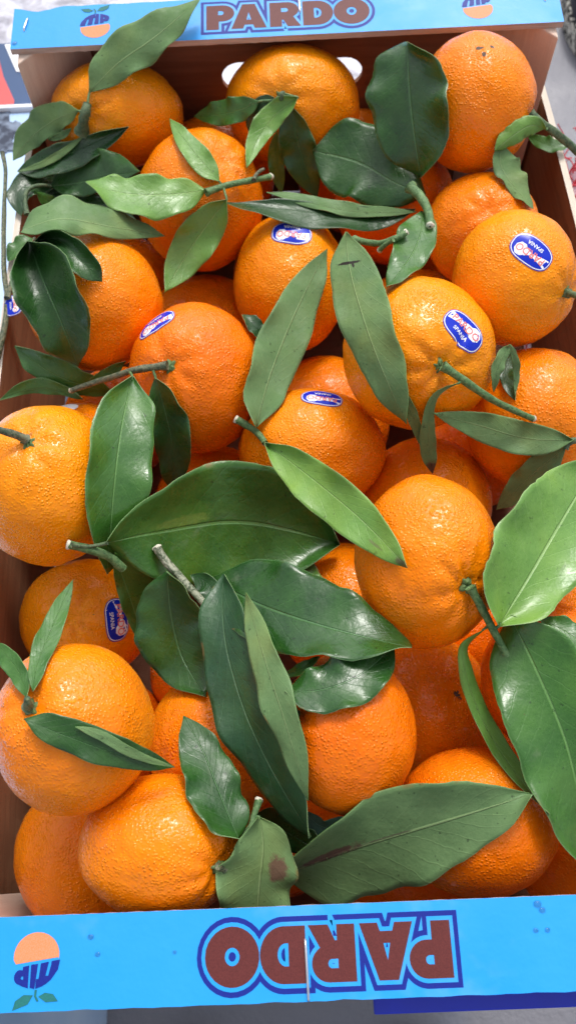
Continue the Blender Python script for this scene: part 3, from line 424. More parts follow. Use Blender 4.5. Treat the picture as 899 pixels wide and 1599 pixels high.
 ('lo16', 'd', [612,1828,1802,620,1886,1752,626,1933,1712,630,1968,1681,632,1993,1661,752,1722,1788,690,1789,1731,623,1846,1683,557,1893,1644,489,1930,1614,786,1635,1768,706,1704,1705,622,1764,1650,539,1815,1604,453,1856,1566,804,1562,1738,717,1629,1672,625,1686,1613,534,1736,1563,440,1777,1520,812,1500,1696,724,1560,1631,631,1613,1572,540,1659,1520,445,1697,1476,813,1448,1642,729,1500,1580,640,1545,1525,554,1584,1476,464,1616,1434,804,1406,1574,730,1447,1520,652,1482,1472,577,1512,1430,499,1536,1394,775,1370,1489,722,1400,1448,667,1424,1412,614,1444,1381,560,1460,1356,677,1334,1387,681,1355,1364,685,1372,1345,688,1385,1331,689,1393,1321], {'gloss': 1}),
 ('S2', 'l', [-344,1182,1459,-346,1194,1446,-347,1200,1441,-348,1198,1443,-348,1190,1453,-346,1130,1378,-372,1156,1380,-398,1177,1388,-422,1192,1402,-446,1201,1422,-373,1093,1315,-410,1122,1326,-448,1147,1341,-483,1167,1360,-517,1182,1385,-410,1054,1266,-453,1083,1282,-495,1109,1301,-536,1131,1324,-576,1150,1349,-454,1011,1231,-498,1037,1250,-542,1061,1271,-583,1083,1293,-625,1102,1318,-503,963,1212,-544,983,1231,-585,1003,1251,-624,1022,1272,-663,1039,1292,-557,906,1210,-591,919,1228,-624,933,1245,-656,948,1261,-688,962,1275,-619,840,1228,-639,845,1242,-658,852,1253,-678,860,1262,-697,870,1269,-690,767,1267,-689,761,1275,-689,758,1279,-689,758,1279,-689,761,1275], {}),
 ('S2', 'l', [-385,1304,1461,-385,1309,1457,-385,1313,1453,-385,1317,1449,-385,1321,1446,-450,1310,1475,-434,1327,1474,-417,1345,1474,-402,1361,1474,-386,1378,1475,-494,1338,1489,-472,1359,1490,-450,1381,1492,-428,1402,1493,-407,1423,1493,-531,1378,1500,-506,1400,1502,-482,1422,1504,-458,1444,1505,-435,1467,1506,-562,1428,1506,-538,1449,1509,-514,1470,1511,-491,1491,1512,-468,1513,1512,-590,1490,1506,-568,1507,1509,-546,1525,1511,-526,1543,1512,-505,1563,1512,-614,1562,1501,-596,1574,1504,-579,1587,1506,-562,1601,1506,-546,1617,1505,-632,1646,1489,-622,1651,1492,-611,1658,1493,-602,1667,1493,-593,1677,1491,-646,1742,1470,-645,1739,1473,-645,1738,1474,-646,1740,1473,-646,1743,1469], {}),
 ('S2', 'l', [-453,1268,1438,-453,1261,1448,-452,1258,1452,-452,1260,1452,-453,1266,1446,-522,1161,1430,-526,1198,1449,-529,1238,1464,-533,1269,1470,-536,1304,1473,-600,1102,1443,-603,1159,1462,-606,1219,1478,-609,1263,1485,-612,1310,1490,-679,1064,1467,-680,1133,1481,-682,1203,1495,-684,1254,1500,-686,1307,1504,-758,1044,1497,-758,1117,1505,-757,1190,1514,-757,1243,1515,-758,1297,1516,-840,1042,1535,-836,1112,1533,-831,1182,1534,-829,1234,1529,-826,1285,1527,-913,1058,1577,-908,1122,1565,-903,1184,1556,-900,1230,1545,-896,1274,1538,-973,1092,1624,-974,1144,1599,-973,1193,1579,-974,1231,1560,-973,1265,1546,-1022,1140,1673,-1033,1176,1634,-1043,1207,1600,-1051,1233,1572,-1057,1253,1550], {}),
 ('a3', 'm', [1570,1715,1152,1573,1722,1145,1575,1728,1139,1577,1734,1134,1579,1739,1129,1541,1697,1141,1543,1714,1139,1546,1730,1137,1548,1747,1136,1550,1763,1136,1511,1694,1133,1514,1715,1133,1518,1736,1133,1522,1757,1135,1525,1778,1137,1480,1701,1125,1486,1724,1126,1492,1746,1128,1498,1770,1130,1504,1793,1134,1451,1719,1116,1459,1741,1118,1468,1763,1120,1477,1787,1124,1485,1810,1128,1427,1746,1106,1436,1766,1108,1445,1786,1111,1455,1807,1115,1465,1828,1119,1408,1781,1094,1416,1798,1097,1425,1814,1099,1434,1831,1103,1442,1848,1107,1394,1826,1081,1400,1837,1082,1405,1847,1085,1411,1857,1087,1417,1868,1090,1387,1884,1067,1387,1884,1066,1387,1884,1066,1387,1884,1067,1387,1883,1067], {}),
 ('a3', 'u', [1089,1396,1525,1087,1393,1528,1085,1391,1531,1084,1389,1533,1083,1387,1535,1158,1342,1491,1114,1344,1502,1070,1347,1512,1052,1345,1518,1034,1345,1524,1170,1338,1482,1119,1320,1489,1068,1303,1495,1046,1292,1501,1025,1284,1505,1178,1321,1472,1130,1289,1477,1083,1259,1480,1063,1243,1486,1043,1229,1490,1191,1286,1457,1148,1249,1464,1107,1216,1468,1089,1198,1474,1071,1182,1478,1204,1241,1442,1168,1206,1451,1132,1174,1457,1117,1156,1465,1102,1142,1469,1215,1195,1429,1187,1163,1440,1160,1133,1448,1147,1118,1456,1136,1105,1460,1225,1143,1414,1206,1117,1429,1189,1094,1439,1180,1082,1448,1174,1073,1452,1230,1083,1399,1224,1068,1417,1219,1056,1431,1216,1048,1440,1215,1045,1444], {}),
 ('a3', 'l', [1316,1466,1543,1317,1467,1543,1315,1463,1548,1312,1454,1558,1306,1440,1573,1262,1439,1541,1269,1456,1551,1273,1468,1565,1276,1475,1584,1277,1477,1607,1242,1429,1544,1239,1449,1559,1234,1465,1577,1227,1476,1599,1219,1482,1624,1225,1416,1546,1211,1434,1561,1196,1449,1580,1180,1458,1602,1164,1464,1627,1195,1398,1545,1178,1413,1560,1160,1426,1578,1142,1433,1598,1123,1438,1622,1159,1378,1542,1143,1392,1556,1126,1403,1572,1110,1410,1591,1092,1415,1612,1125,1363,1539,1110,1373,1551,1095,1382,1565,1080,1388,1580,1064,1391,1597,1087,1349,1537,1077,1356,1544,1066,1362,1554,1055,1365,1564,1044,1366,1576,1039,1346,1536,1039,1345,1537,1038,1343,1540,1037,1340,1543,1035,1336,1547], {'roll': 1}),
 ('lo28', 'u', [-228,-130,1441,-228,-113,1409,-228,-103,1389,-227,-99,1381,-226,-102,1386,-274,14,1447,-237,23,1409,-200,26,1380,-161,22,1363,-122,13,1356,-262,155,1445,-214,159,1403,-165,156,1370,-116,149,1346,-65,136,1331,-228,295,1435,-176,294,1393,-122,289,1358,-68,278,1330,-14,264,1310,-179,433,1419,-127,430,1379,-74,423,1345,-20,412,1317,34,396,1294,-118,572,1397,-70,567,1362,-21,559,1332,28,548,1305,77,534,1282,-43,712,1370,-3,705,1343,37,697,1318,77,687,1296,117,675,1276,49,847,1337,74,842,1320,99,837,1304,124,830,1290,150,823,1277,164,975,1296,165,977,1294,165,978,1292,165,981,1289,165,983,1286], {}),
 ('lo29', 'u', [426,-100,1668,427,-98,1663,427,-95,1659,427,-93,1654,428,-90,1649,461,-113,1638,453,-114,1632,445,-115,1627,437,-116,1621,429,-117,1615,482,-131,1605,472,-133,1599,461,-135,1594,451,-137,1588,440,-138,1582,500,-152,1570,488,-154,1565,476,-155,1559,464,-157,1554,453,-158,1549,514,-173,1533,502,-174,1529,490,-176,1524,479,-178,1519,467,-179,1514,526,-194,1495,515,-195,1491,504,-197,1488,494,-198,1484,483,-200,1480,536,-215,1455,527,-216,1453,518,-218,1450,509,-219,1447,501,-220,1444,543,-236,1414,538,-238,1413,532,-239,1411,526,-240,1409,521,-240,1408,546,-259,1370,546,-259,1371,546,-260,1371,546,-260,1371,546,-259,1371], {}),
 ('lo29', 'u', [236,736,1713,236,746,1702,235,754,1691,235,761,1683,234,767,1676,326,569,1752,280,580,1733,233,590,1715,195,599,1699,156,607,1684,360,428,1786,303,433,1758,245,438,1732,197,444,1707,148,449,1684,387,293,1803,328,297,1771,267,299,1740,216,304,1710,165,308,1681,409,170,1804,352,171,1771,293,172,1737,245,176,1704,195,179,1672,427,58,1787,376,58,1754,324,58,1720,282,61,1687,238,64,1653,443,-42,1749,402,-43,1719,361,-43,1687,327,-41,1656,292,-38,1624,452,-136,1687,427,-135,1662,402,-133,1637,382,-129,1610,361,-125,1583,444,-228,1595,446,-221,1581,448,-212,1565,451,-203,1547,454,-193,1528], {'tear': 1}),
 ('lo31', 'x', [1011,238,1420,1012,242,1413,1013,246,1408,1014,248,1403,1015,251,1400,1007,191,1420,1000,200,1415,992,209,1411,986,215,1407,980,221,1405,1001,152,1423,987,162,1418,973,172,1414,963,179,1411,953,185,1408,997,122,1428,979,128,1422,961,135,1417,948,139,1413,935,144,1410,995,94,1435,976,96,1427,957,97,1421,943,99,1415,929,99,1411,994,62,1440,976,62,1431,958,60,1424,946,59,1418,933,58,1414,992,27,1442,978,25,1434,964,23,1427,954,22,1422,944,19,1418,988,-12,1443,980,-13,1437,972,-14,1431,966,-15,1427,960,-16,1424,979,-55,1442,980,-53,1438,981,-51,1435,982,-50,1432,982,-49,1431], {}),
 ('lo31', 'u', [957,165,1578,955,161,1583,953,157,1590,950,153,1598,948,148,1606,949,123,1581,940,124,1589,930,125,1598,920,125,1609,909,125,1620,934,90,1584,923,93,1593,910,94,1603,897,96,1614,883,97,1626,920,63,1584,907,65,1592,894,66,1602,879,67,1612,863,68,1624,909,39,1580,895,40,1587,882,40,1595,866,40,1605,851,39,1616,898,17,1569,886,17,1575,874,17,1582,860,15,1590,846,13,1600,889,-3,1552,880,-3,1556,870,-4,1562,858,-6,1569,847,-8,1578,880,-19,1528,875,-20,1530,869,-21,1534,862,-23,1540,854,-26,1547,871,-33,1496,871,-33,1496,870,-34,1498,869,-36,1502,868,-39,1507], {}),
 ('lo31', 'u', [943,135,1627,942,132,1630,941,131,1633,940,130,1634,939,129,1636,970,125,1595,963,122,1597,956,118,1599,950,116,1600,944,113,1601,987,111,1563,979,107,1566,970,104,1568,961,102,1569,953,99,1569,999,92,1534,989,90,1537,980,88,1539,970,86,1540,961,85,1541,1003,72,1508,994,70,1511,985,69,1513,976,68,1514,967,68,1515,1003,49,1487,995,48,1489,986,48,1491,979,48,1492,971,48,1493,998,23,1471,992,23,1473,985,23,1474,979,24,1474,973,24,1474,989,-5,1460,985,-5,1461,982,-5,1462,978,-4,1462,975,-3,1461,976,-36,1456,976,-36,1456,976,-36,1456,976,-35,1455,976,-34,1453], {}),
 ('c4', 'u', [676,-91,1694,676,-92,1696,675,-93,1698,674,-94,1702,673,-97,1707,623,-104,1668,622,-103,1671,620,-101,1674,618,-100,1679,616,-100,1684,590,-124,1634,585,-121,1637,579,-119,1641,573,-117,1646,566,-115,1651,578,-155,1589,568,-154,1592,559,-152,1595,547,-151,1599,536,-149,1604,578,-193,1536,565,-192,1539,551,-192,1541,536,-191,1545,520,-191,1548,586,-227,1479,570,-228,1481,553,-228,1483,534,-229,1485,515,-230,1488,597,-260,1417,579,-262,1419,561,-264,1420,541,-265,1421,520,-267,1422,604,-295,1349,589,-297,1350,574,-299,1351,556,-301,1351,539,-302,1351,589,-332,1275,589,-333,1277,589,-333,1277,589,-333,1277,589,-333,1276], {'brown': 1}),
 ('c3', 'd', [-675,89,1556,-679,98,1540,-682,106,1526,-685,112,1515,-687,117,1507,-610,48,1523,-639,52,1504,-667,54,1487,-690,56,1473,-713,57,1460,-573,2,1480,-614,4,1460,-654,4,1442,-687,5,1427,-721,5,1413,-550,-43,1428,-597,-43,1409,-645,-44,1392,-684,-44,1376,-723,-44,1361,-537,-91,1366,-587,-91,1350,-637,-90,1335,-679,-89,1320,-720,-89,1307,-540,-143,1294,-588,-139,1283,-636,-135,1271,-676,-131,1260,-716,-127,1249,-561,-190,1214,-603,-184,1208,-644,-178,1201,-678,-173,1194,-713,-167,1186,-604,-229,1128,-631,-225,1126,-658,-220,1124,-680,-216,1120,-703,-211,1114,-676,-260,1035,-675,-261,1038,-675,-261,1039,-675,-261,1038,-676,-260,1035], {}),
 ('c3', 'm', [-781,99,1557,-785,106,1545,-786,106,1547,-784,97,1562,-780,80,1591,-697,-58,1557,-749,-47,1565,-799,-43,1586,-842,-47,1619,-882,-57,1663,-685,-186,1558,-750,-180,1579,-812,-179,1611,-867,-185,1653,-918,-198,1706,-688,-299,1552,-757,-299,1581,-823,-304,1620,-882,-314,1667,-936,-329,1723,-702,-406,1535,-769,-410,1568,-834,-418,1609,-891,-429,1658,-944,-445,1713,-729,-508,1503,-789,-513,1537,-847,-521,1578,-898,-531,1624,-946,-545,1676,-769,-602,1455,-817,-607,1487,-864,-614,1523,-906,-623,1563,-946,-634,1608,-828,-688,1389,-858,-693,1414,-887,-698,1442,-913,-705,1472,-938,-713,1505,-923,-766,1304,-920,-771,1318,-916,-776,1332,-913,-781,1347,-909,-786,1364], {'gloss': 1}),
 ('S5', 'u', [1205,-261,1345,1201,-266,1356,1197,-270,1367,1193,-275,1378,1189,-280,1389,1194,-314,1295,1177,-301,1315,1160,-289,1334,1144,-279,1352,1129,-269,1370,1171,-346,1252,1147,-326,1275,1123,-307,1298,1103,-291,1318,1082,-275,1339,1144,-370,1211,1116,-348,1235,1088,-326,1259,1064,-307,1280,1041,-289,1300,1112,-391,1170,1083,-368,1193,1054,-345,1216,1030,-326,1236,1006,-307,1256,1074,-407,1129,1047,-386,1150,1021,-365,1170,999,-348,1188,976,-330,1205,1032,-419,1089,1010,-402,1106,988,-385,1122,970,-370,1135,952,-355,1147,983,-425,1049,970,-415,1060,956,-405,1070,945,-396,1077,935,-386,1083,925,-423,1011,925,-424,1013,925,-424,1014,925,-424,1014,925,-423,1012], {}),
 ('S5', 'u', [1215,-263,1426,1220,-255,1411,1222,-251,1405,1222,-251,1408,1218,-256,1419,1138,-295,1382,1143,-266,1381,1146,-239,1388,1146,-218,1402,1143,-201,1423,1056,-299,1359,1062,-261,1366,1067,-227,1379,1070,-198,1397,1071,-172,1421,966,-286,1354,977,-248,1365,988,-211,1381,996,-179,1401,1002,-150,1425,880,-261,1367,894,-225,1381,907,-191,1397,918,-161,1416,929,-132,1438,803,-236,1397,814,-205,1410,825,-174,1426,834,-147,1442,843,-121,1460,724,-214,1442,732,-191,1454,740,-167,1466,747,-146,1479,754,-125,1491,644,-194,1506,648,-181,1514,653,-168,1521,657,-156,1528,662,-143,1533,566,-178,1591,565,-179,1593,565,-179,1593,566,-178,1591,566,-175,1587], {}),
 ('S6', 'm', [-865,-707,1427,-863,-714,1443,-862,-717,1452,-862,-717,1452,-864,-715,1445,-792,-718,1361,-824,-734,1373,-857,-747,1379,-869,-751,1379,-883,-753,1373,-753,-742,1295,-802,-762,1305,-852,-780,1309,-869,-786,1310,-888,-789,1304,-726,-774,1232,-785,-795,1240,-845,-815,1243,-866,-822,1244,-888,-827,1239,-710,-812,1174,-774,-833,1180,-837,-853,1182,-859,-860,1183,-882,-866,1179,-706,-856,1121,-767,-876,1126,-828,-895,1127,-849,-901,1128,-871,-907,1124,-712,-907,1075,-765,-924,1079,-817,-939,1079,-836,-945,1079,-855,-949,1076,-737,-966,1037,-771,-976,1040,-805,-987,1040,-817,-990,1040,-830,-993,1037,-792,-1036,1006,-791,-1037,1009,-791,-1037,1010,-791,-1037,1009,-792,-1036,1007], {}),
 ('S6', 'l', [-8,-810,1022,-7,-808,1018,-6,-807,1014,-6,-806,1012,-5,-805,1011,-91,-799,1013,-54,-786,1013,-17,-773,1013,17,-761,1015,51,-750,1017,-103,-765,1012,-66,-752,1012,-28,-739,1013,7,-727,1014,42,-716,1016,-109,-728,1012,-74,-716,1012,-39,-705,1012,-6,-694,1013,26,-683,1015,-110,-690,1012,-80,-680,1012,-49,-670,1012,-21,-661,1012,8,-652,1013,-109,-650,1012,-84,-643,1012,-59,-635,1012,-35,-628,1012,-12,-621,1012,-106,-610,1012,-87,-605,1012,-68,-600,1012,-50,-595,1012,-32,-590,1012,-98,-570,1012,-87,-567,1012,-76,-564,1012,-66,-561,1012,-56,-559,1012,-84,-528,1012,-84,-528,1012,-84,-528,1012,-84,-528,1012,-84,-528,1012], {}),
 ('S6', 'm', [-872,-716,1581,-875,-713,1565,-879,-708,1543,-885,-700,1515,-892,-690,1481,-781,-565,1551,-777,-606,1501,-773,-647,1451,-765,-713,1391,-756,-779,1330,-669,-447,1511,-664,-519,1436,-658,-595,1365,-649,-694,1291,-638,-798,1222,-553,-352,1469,-545,-445,1373,-534,-546,1288,-520,-666,1208,-504,-793,1140,-400,-286,1421,-402,-391,1312,-403,-507,1220,-402,-638,1141,-399,-777,1079,-219,-275,1359,-244,-377,1246,-268,-492,1155,-292,-620,1086,-315,-758,1040,-65,-321,1285,-98,-404,1177,-132,-502,1096,-166,-614,1044,-198,-736,1021,56,-426,1199,32,-470,1106,6,-529,1047,-21,-606,1021,-49,-695,1032,141,-600,1099,144,-577,1034,146,-568,1011,145,-575,1029,142,-597,1090], {'yellow': 1, 'gloss': 1}),
 ('lo46', 'm', [-145,-1314,1524,-145,-1314,1527,-145,-1315,1531,-144,-1317,1536,-144,-1318,1541,-127,-1302,1548,-126,-1307,1550,-124,-1312,1553,-122,-1318,1556,-120,-1323,1560,-109,-1293,1569,-106,-1300,1569,-103,-1308,1571,-100,-1316,1574,-96,-1325,1578,-91,-1284,1585,-87,-1293,1585,-83,-1302,1587,-79,-1313,1589,-74,-1324,1593,-72,-1277,1596,-68,-1286,1596,-63,-1296,1598,-58,-1307,1601,-53,-1318,1606,-53,-1270,1603,-48,-1278,1603,-44,-1287,1605,-39,-1298,1609,-34,-1308,1614,-32,-1263,1604,-29,-1270,1604,-25,-1277,1607,-21,-1286,1612,-17,-1295,1619,-10,-1257,1598,-8,-1261,1599,-6,-1266,1603,-3,-1272,1610,-1,-1278,1618,13,-1251,1585,13,-1251,1588,13,-1253,1594,13,-1254,1602,13,-1257,1612], {}),
 ('e3', 'd', [-129,-1389,1628,-128,-1394,1648,-128,-1399,1669,-128,-1404,1691,-127,-1409,1713,-67,-1340,1661,-68,-1374,1675,-69,-1407,1691,-70,-1443,1705,-71,-1478,1721,-21,-1320,1678,-16,-1364,1692,-11,-1408,1706,-5,-1455,1720,0,-1501,1734,25,-1301,1689,36,-1350,1703,46,-1399,1717,57,-1450,1729,69,-1502,1742,71,-1284,1694,87,-1333,1707,102,-1382,1719,119,-1434,1730,136,-1485,1741,114,-1268,1691,135,-1313,1702,156,-1357,1713,179,-1404,1722,202,-1450,1731,160,-1250,1681,183,-1286,1690,207,-1322,1698,232,-1360,1705,257,-1397,1710,220,-1231,1661,238,-1255,1667,256,-1278,1672,276,-1303,1676,295,-1328,1678,307,-1226,1624,306,-1227,1630,306,-1228,1634,306,-1229,1636,306,-1229,1637], {'gloss': 1}),
 ('S7', 'd', [-445,-825,1348,-445,-830,1357,-445,-833,1360,-446,-834,1359,-448,-834,1352,-263,-783,1441,-300,-852,1439,-337,-918,1433,-368,-973,1426,-399,-1026,1415,-150,-818,1500,-192,-907,1502,-233,-995,1500,-266,-1067,1499,-300,-1137,1496,-56,-865,1551,-93,-963,1557,-129,-1058,1560,-159,-1138,1567,-188,-1215,1572,35,-923,1590,3,-1018,1602,-28,-1111,1613,-53,-1189,1627,-78,-1265,1640,126,-989,1617,99,-1074,1635,72,-1157,1653,50,-1226,1675,28,-1294,1696,212,-1060,1632,191,-1129,1656,170,-1195,1680,152,-1252,1707,135,-1307,1734,295,-1141,1632,282,-1184,1661,268,-1227,1690,256,-1264,1723,244,-1300,1756,376,-1236,1611,372,-1244,1646,367,-1253,1683,363,-1261,1721,358,-1271,1760], {'gloss': 1}),
 ('S7', 'x', [-539,-800,1337,-539,-800,1337,-539,-801,1340,-538,-804,1345,-538,-807,1351,-494,-802,1366,-498,-811,1361,-503,-821,1359,-510,-838,1355,-517,-856,1353,-453,-819,1388,-462,-830,1381,-472,-842,1375,-487,-863,1367,-503,-885,1362,-417,-853,1402,-433,-860,1394,-450,-867,1388,-478,-882,1381,-506,-897,1376,-400,-892,1412,-419,-895,1404,-438,-898,1397,-471,-904,1391,-504,-911,1386,-394,-931,1420,-413,-930,1411,-432,-930,1403,-464,-931,1397,-496,-932,1392,-396,-968,1426,-413,-965,1416,-429,-963,1407,-457,-960,1400,-485,-959,1394,-407,-1004,1430,-418,-1000,1418,-429,-996,1408,-448,-993,1398,-466,-989,1390,-428,-1037,1433,-429,-1033,1419,-430,-1029,1406,-432,-1026,1393,-433,-1023,1383], {}),
 ('S7', 'd', [-609,-843,1532,-619,-825,1478,-628,-810,1432,-635,-797,1395,-641,-788,1366,-523,-897,1474,-577,-881,1421,-632,-868,1374,-688,-857,1336,-744,-848,1304,-491,-948,1423,-561,-937,1370,-632,-929,1324,-706,-923,1284,-779,-918,1251,-472,-998,1378,-548,-995,1328,-626,-993,1284,-706,-993,1244,-787,-995,1210,-462,-1052,1339,-537,-1056,1295,-613,-1061,1254,-693,-1068,1218,-773,-1076,1186,-458,-1103,1312,-525,-1116,1274,-593,-1130,1239,-663,-1145,1207,-734,-1161,1177,-457,-1161,1293,-509,-1179,1265,-561,-1198,1240,-616,-1219,1216,-670,-1240,1193,-459,-1236,1281,-490,-1251,1270,-521,-1267,1259,-553,-1283,1248,-585,-1300,1239,-479,-1332,1276,-477,-1334,1287,-476,-1336,1297,-475,-1338,1307,-474,-1340,1317], {}),
 ('S8', 'x', [-295,-1820,1160,-296,-1820,1153,-296,-1820,1148,-297,-1821,1143,-298,-1821,1140,-227,-1791,1217,-240,-1815,1197,-253,-1840,1177,-265,-1861,1160,-276,-1883,1145,-177,-1800,1255,-194,-1830,1229,-211,-1860,1204,-226,-1886,1182,-241,-1912,1161,-132,-1818,1284,-151,-1849,1255,-171,-1880,1228,-188,-1907,1203,-206,-1935,1179,-91,-1844,1305,-112,-1873,1275,-133,-1902,1247,-151,-1928,1220,-169,-1953,1195,-57,-1875,1318,-76,-1900,1289,-96,-1925,1260,-113,-1948,1234,-131,-1970,1209,-28,-1909,1323,-44,-1929,1295,-60,-1949,1269,-75,-1967,1244,-89,-1985,1220,-5,-1948,1318,-15,-1961,1294,-26,-1973,1271,-35,-1984,1249,-44,-1995,1228,8,-1998,1301,9,-1998,1283,9,-1998,1266,9,-1997,1249,9,-1997,1234], {}),
 ('S7', 't2', [-376,-847,1465,-379,-840,1446,-382,-836,1432,-384,-832,1422,-386,-831,1418,-292,-1017,1498,-339,-1008,1476,-387,-1001,1457,-431,-996,1442,-475,-991,1431,-257,-1155,1537,-314,-1156,1507,-372,-1158,1480,-426,-1160,1456,-479,-1163,1436,-219,-1292,1567,-279,-1298,1531,-338,-1305,1498,-394,-1312,1468,-450,-1320,1440,-182,-1422,1588,-238,-1433,1548,-295,-1444,1510,-347,-1455,1474,-401,-1467,1440,-143,-1544,1598,-192,-1558,1556,-242,-1573,1514,-289,-1586,1474,-336,-1600,1436,-102,-1665,1594,-142,-1679,1551,-183,-1693,1508,-220,-1707,1466,-259,-1720,1425,-67,-1788,1571,-93,-1798,1530,-119,-1808,1489,-144,-1817,1447,-169,-1827,1406,-54,-1922,1525,-54,-1921,1490,-54,-1920,1453,-54,-1918,1416,-54,-1917,1378], {}),
 ('S7', 'u', [-279,-963,1570,-280,-961,1564,-281,-959,1558,-282,-957,1551,-283,-955,1544,-216,-1084,1628,-233,-1085,1617,-250,-1086,1605,-268,-1086,1592,-285,-1087,1579,-170,-1199,1674,-195,-1201,1659,-221,-1204,1643,-247,-1206,1627,-273,-1208,1609,-132,-1307,1707,-161,-1311,1689,-192,-1315,1671,-222,-1319,1652,-253,-1323,1632,-100,-1409,1725,-131,-1414,1706,-162,-1419,1687,-193,-1424,1667,-225,-1429,1647,-75,-1509,1723,-104,-1514,1706,-133,-1518,1688,-163,-1523,1670,-192,-1527,1650,-60,-1606,1702,-84,-1609,1687,-108,-1613,1672,-132,-1617,1657,-157,-1621,1640,-55,-1701,1658,-69,-1703,1648,-84,-1706,1637,-98,-1708,1626,-113,-1710,1615,-60,-1797,1589,-60,-1797,1585,-60,-1796,1581,-60,-1796,1576,-60,-1796,1571], {}),
 ('d3', 'l', [681,-1166,1609,676,-1170,1629,674,-1173,1639,674,-1172,1638,676,-1169,1627,611,-1223,1543,599,-1224,1563,589,-1223,1573,581,-1220,1574,575,-1215,1567,628,-1305,1484,611,-1311,1500,595,-1315,1508,582,-1318,1508,570,-1319,1502,665,-1405,1436,645,-1413,1449,627,-1420,1456,611,-1425,1457,596,-1429,1453,704,-1500,1411,684,-1510,1421,664,-1519,1428,647,-1526,1430,631,-1533,1428,747,-1595,1407,728,-1605,1415,710,-1615,1422,693,-1624,1425,677,-1633,1427,789,-1688,1425,773,-1698,1433,757,-1707,1440,742,-1716,1447,728,-1724,1452,824,-1782,1467,813,-1789,1476,801,-1795,1485,791,-1802,1495,780,-1808,1505,846,-1879,1533,843,-1879,1543,840,-1880,1556,836,-1881,1571,832,-1882,1588], {}),
 ('lo35', 'm', [774,-1127,1656,777,-1123,1636,782,-1116,1608,788,-1107,1571,797,-1096,1526,955,-1197,1653,891,-1221,1630,827,-1244,1602,762,-1268,1570,697,-1290,1534,1039,-1310,1627,954,-1340,1607,870,-1369,1588,782,-1400,1569,694,-1431,1552,1099,-1428,1589,1006,-1459,1573,912,-1491,1563,814,-1525,1559,715,-1560,1561,1144,-1564,1534,1048,-1588,1525,950,-1612,1528,847,-1639,1541,742,-1666,1565,1162,-1701,1467,1072,-1717,1464,978,-1734,1478,878,-1753,1508,776,-1773,1553,1164,-1834,1389,1087,-1845,1390,1004,-1857,1413,914,-1870,1458,822,-1884,1524,1143,-1968,1296,1090,-1974,1301,1031,-1981,1332,964,-1988,1390,891,-1996,1476,1075,-2109,1187,1073,-2109,1194,1061,-2108,1233,1041,-2107,1305,1011,-2105,1409], {'gloss': 1}),
 ('d3', 'l', [691,-1201,1781,710,-1181,1700,720,-1174,1665,718,-1178,1678,706,-1194,1737,635,-1053,1818,712,-1066,1721,781,-1091,1665,828,-1121,1652,864,-1161,1682,658,-948,1822,754,-970,1722,845,-1005,1656,911,-1041,1631,966,-1087,1641,703,-848,1807,809,-875,1709,912,-913,1641,987,-951,1608,1054,-998,1604,768,-749,1776,877,-777,1685,981,-816,1618,1060,-854,1581,1132,-899,1569,855,-648,1729,957,-677,1649,1056,-714,1588,1131,-749,1551,1200,-791,1534,963,-547,1665,1050,-573,1601,1135,-606,1551,1201,-636,1518,1261,-671,1500,1103,-452,1582,1163,-470,1539,1221,-492,1505,1265,-511,1483,1306,-534,1470,1304,-378,1473,1309,-373,1461,1312,-369,1453,1313,-368,1449,1313,-368,1449], {'gloss': 1}),
 ('S9', 'l', [-183,-247,1509,-184,-234,1483,-185,-231,1474,-186,-236,1482,-185,-250,1508,-65,-313,1586,-83,-321,1554,-100,-337,1537,-121,-363,1533,-142,-397,1544,29,-399,1649,4,-415,1617,-20,-438,1596,-51,-472,1586,-81,-511,1588,110,-488,1704,83,-509,1673,55,-535,1652,21,-572,1637,-14,-613,1631,183,-579,1752,155,-603,1725,126,-629,1703,91,-664,1686,55,-702,1675,247,-676,1792,220,-697,1770,192,-720,1750,158,-750,1732,123,-781,1718,299,-776,1825,275,-793,1808,252,-810,1792,223,-832,1775,193,-855,1758,337,-878,1851,321,-888,1841,307,-898,1829,288,-910,1814,270,-921,1797,358,-986,1869,358,-985,1869,358,-984,1863,360,-980,1852,362,-975,1836], {'tip': 1}),
 ('e2', 'm', [-1056,-1427,1916,-1054,-1428,1918,-1053,-1428,1921,-1052,-1429,1924,-1050,-1429,1928,-1090,-1398,1900,-1078,-1397,1902,-1066,-1395,1906,-1056,-1394,1909,-1045,-1393,1913,-1114,-1370,1884,-1098,-1366,1886,-1081,-1363,1890,-1067,-1360,1894,-1052,-1357,1898,-1135,-1346,1865,-1118,-1338,1869,-1100,-1331,1873,-1084,-1325,1878,-1068,-1319,1883,-1158,-1320,1848,-1141,-1310,1851,-1123,-1301,1856,-1108,-1292,1861,-1092,-1284,1866,-1181,-1292,1831,-1165,-1281,1834,-1149,-1271,1838,-1135,-1262,1842,-1120,-1253,1848,-1202,-1261,1814,-1190,-1251,1817,-1177,-1241,1820,-1165,-1233,1823,-1153,-1225,1827,-1221,-1226,1800,-1214,-1219,1800,-1206,-1212,1801,-1199,-1206,1803,-1191,-1200,1805,-1234,-1183,1788,-1235,-1183,1784,-1236,-1182,1782,-1237,-1182,1781,-1237,-1181,1780], {}),
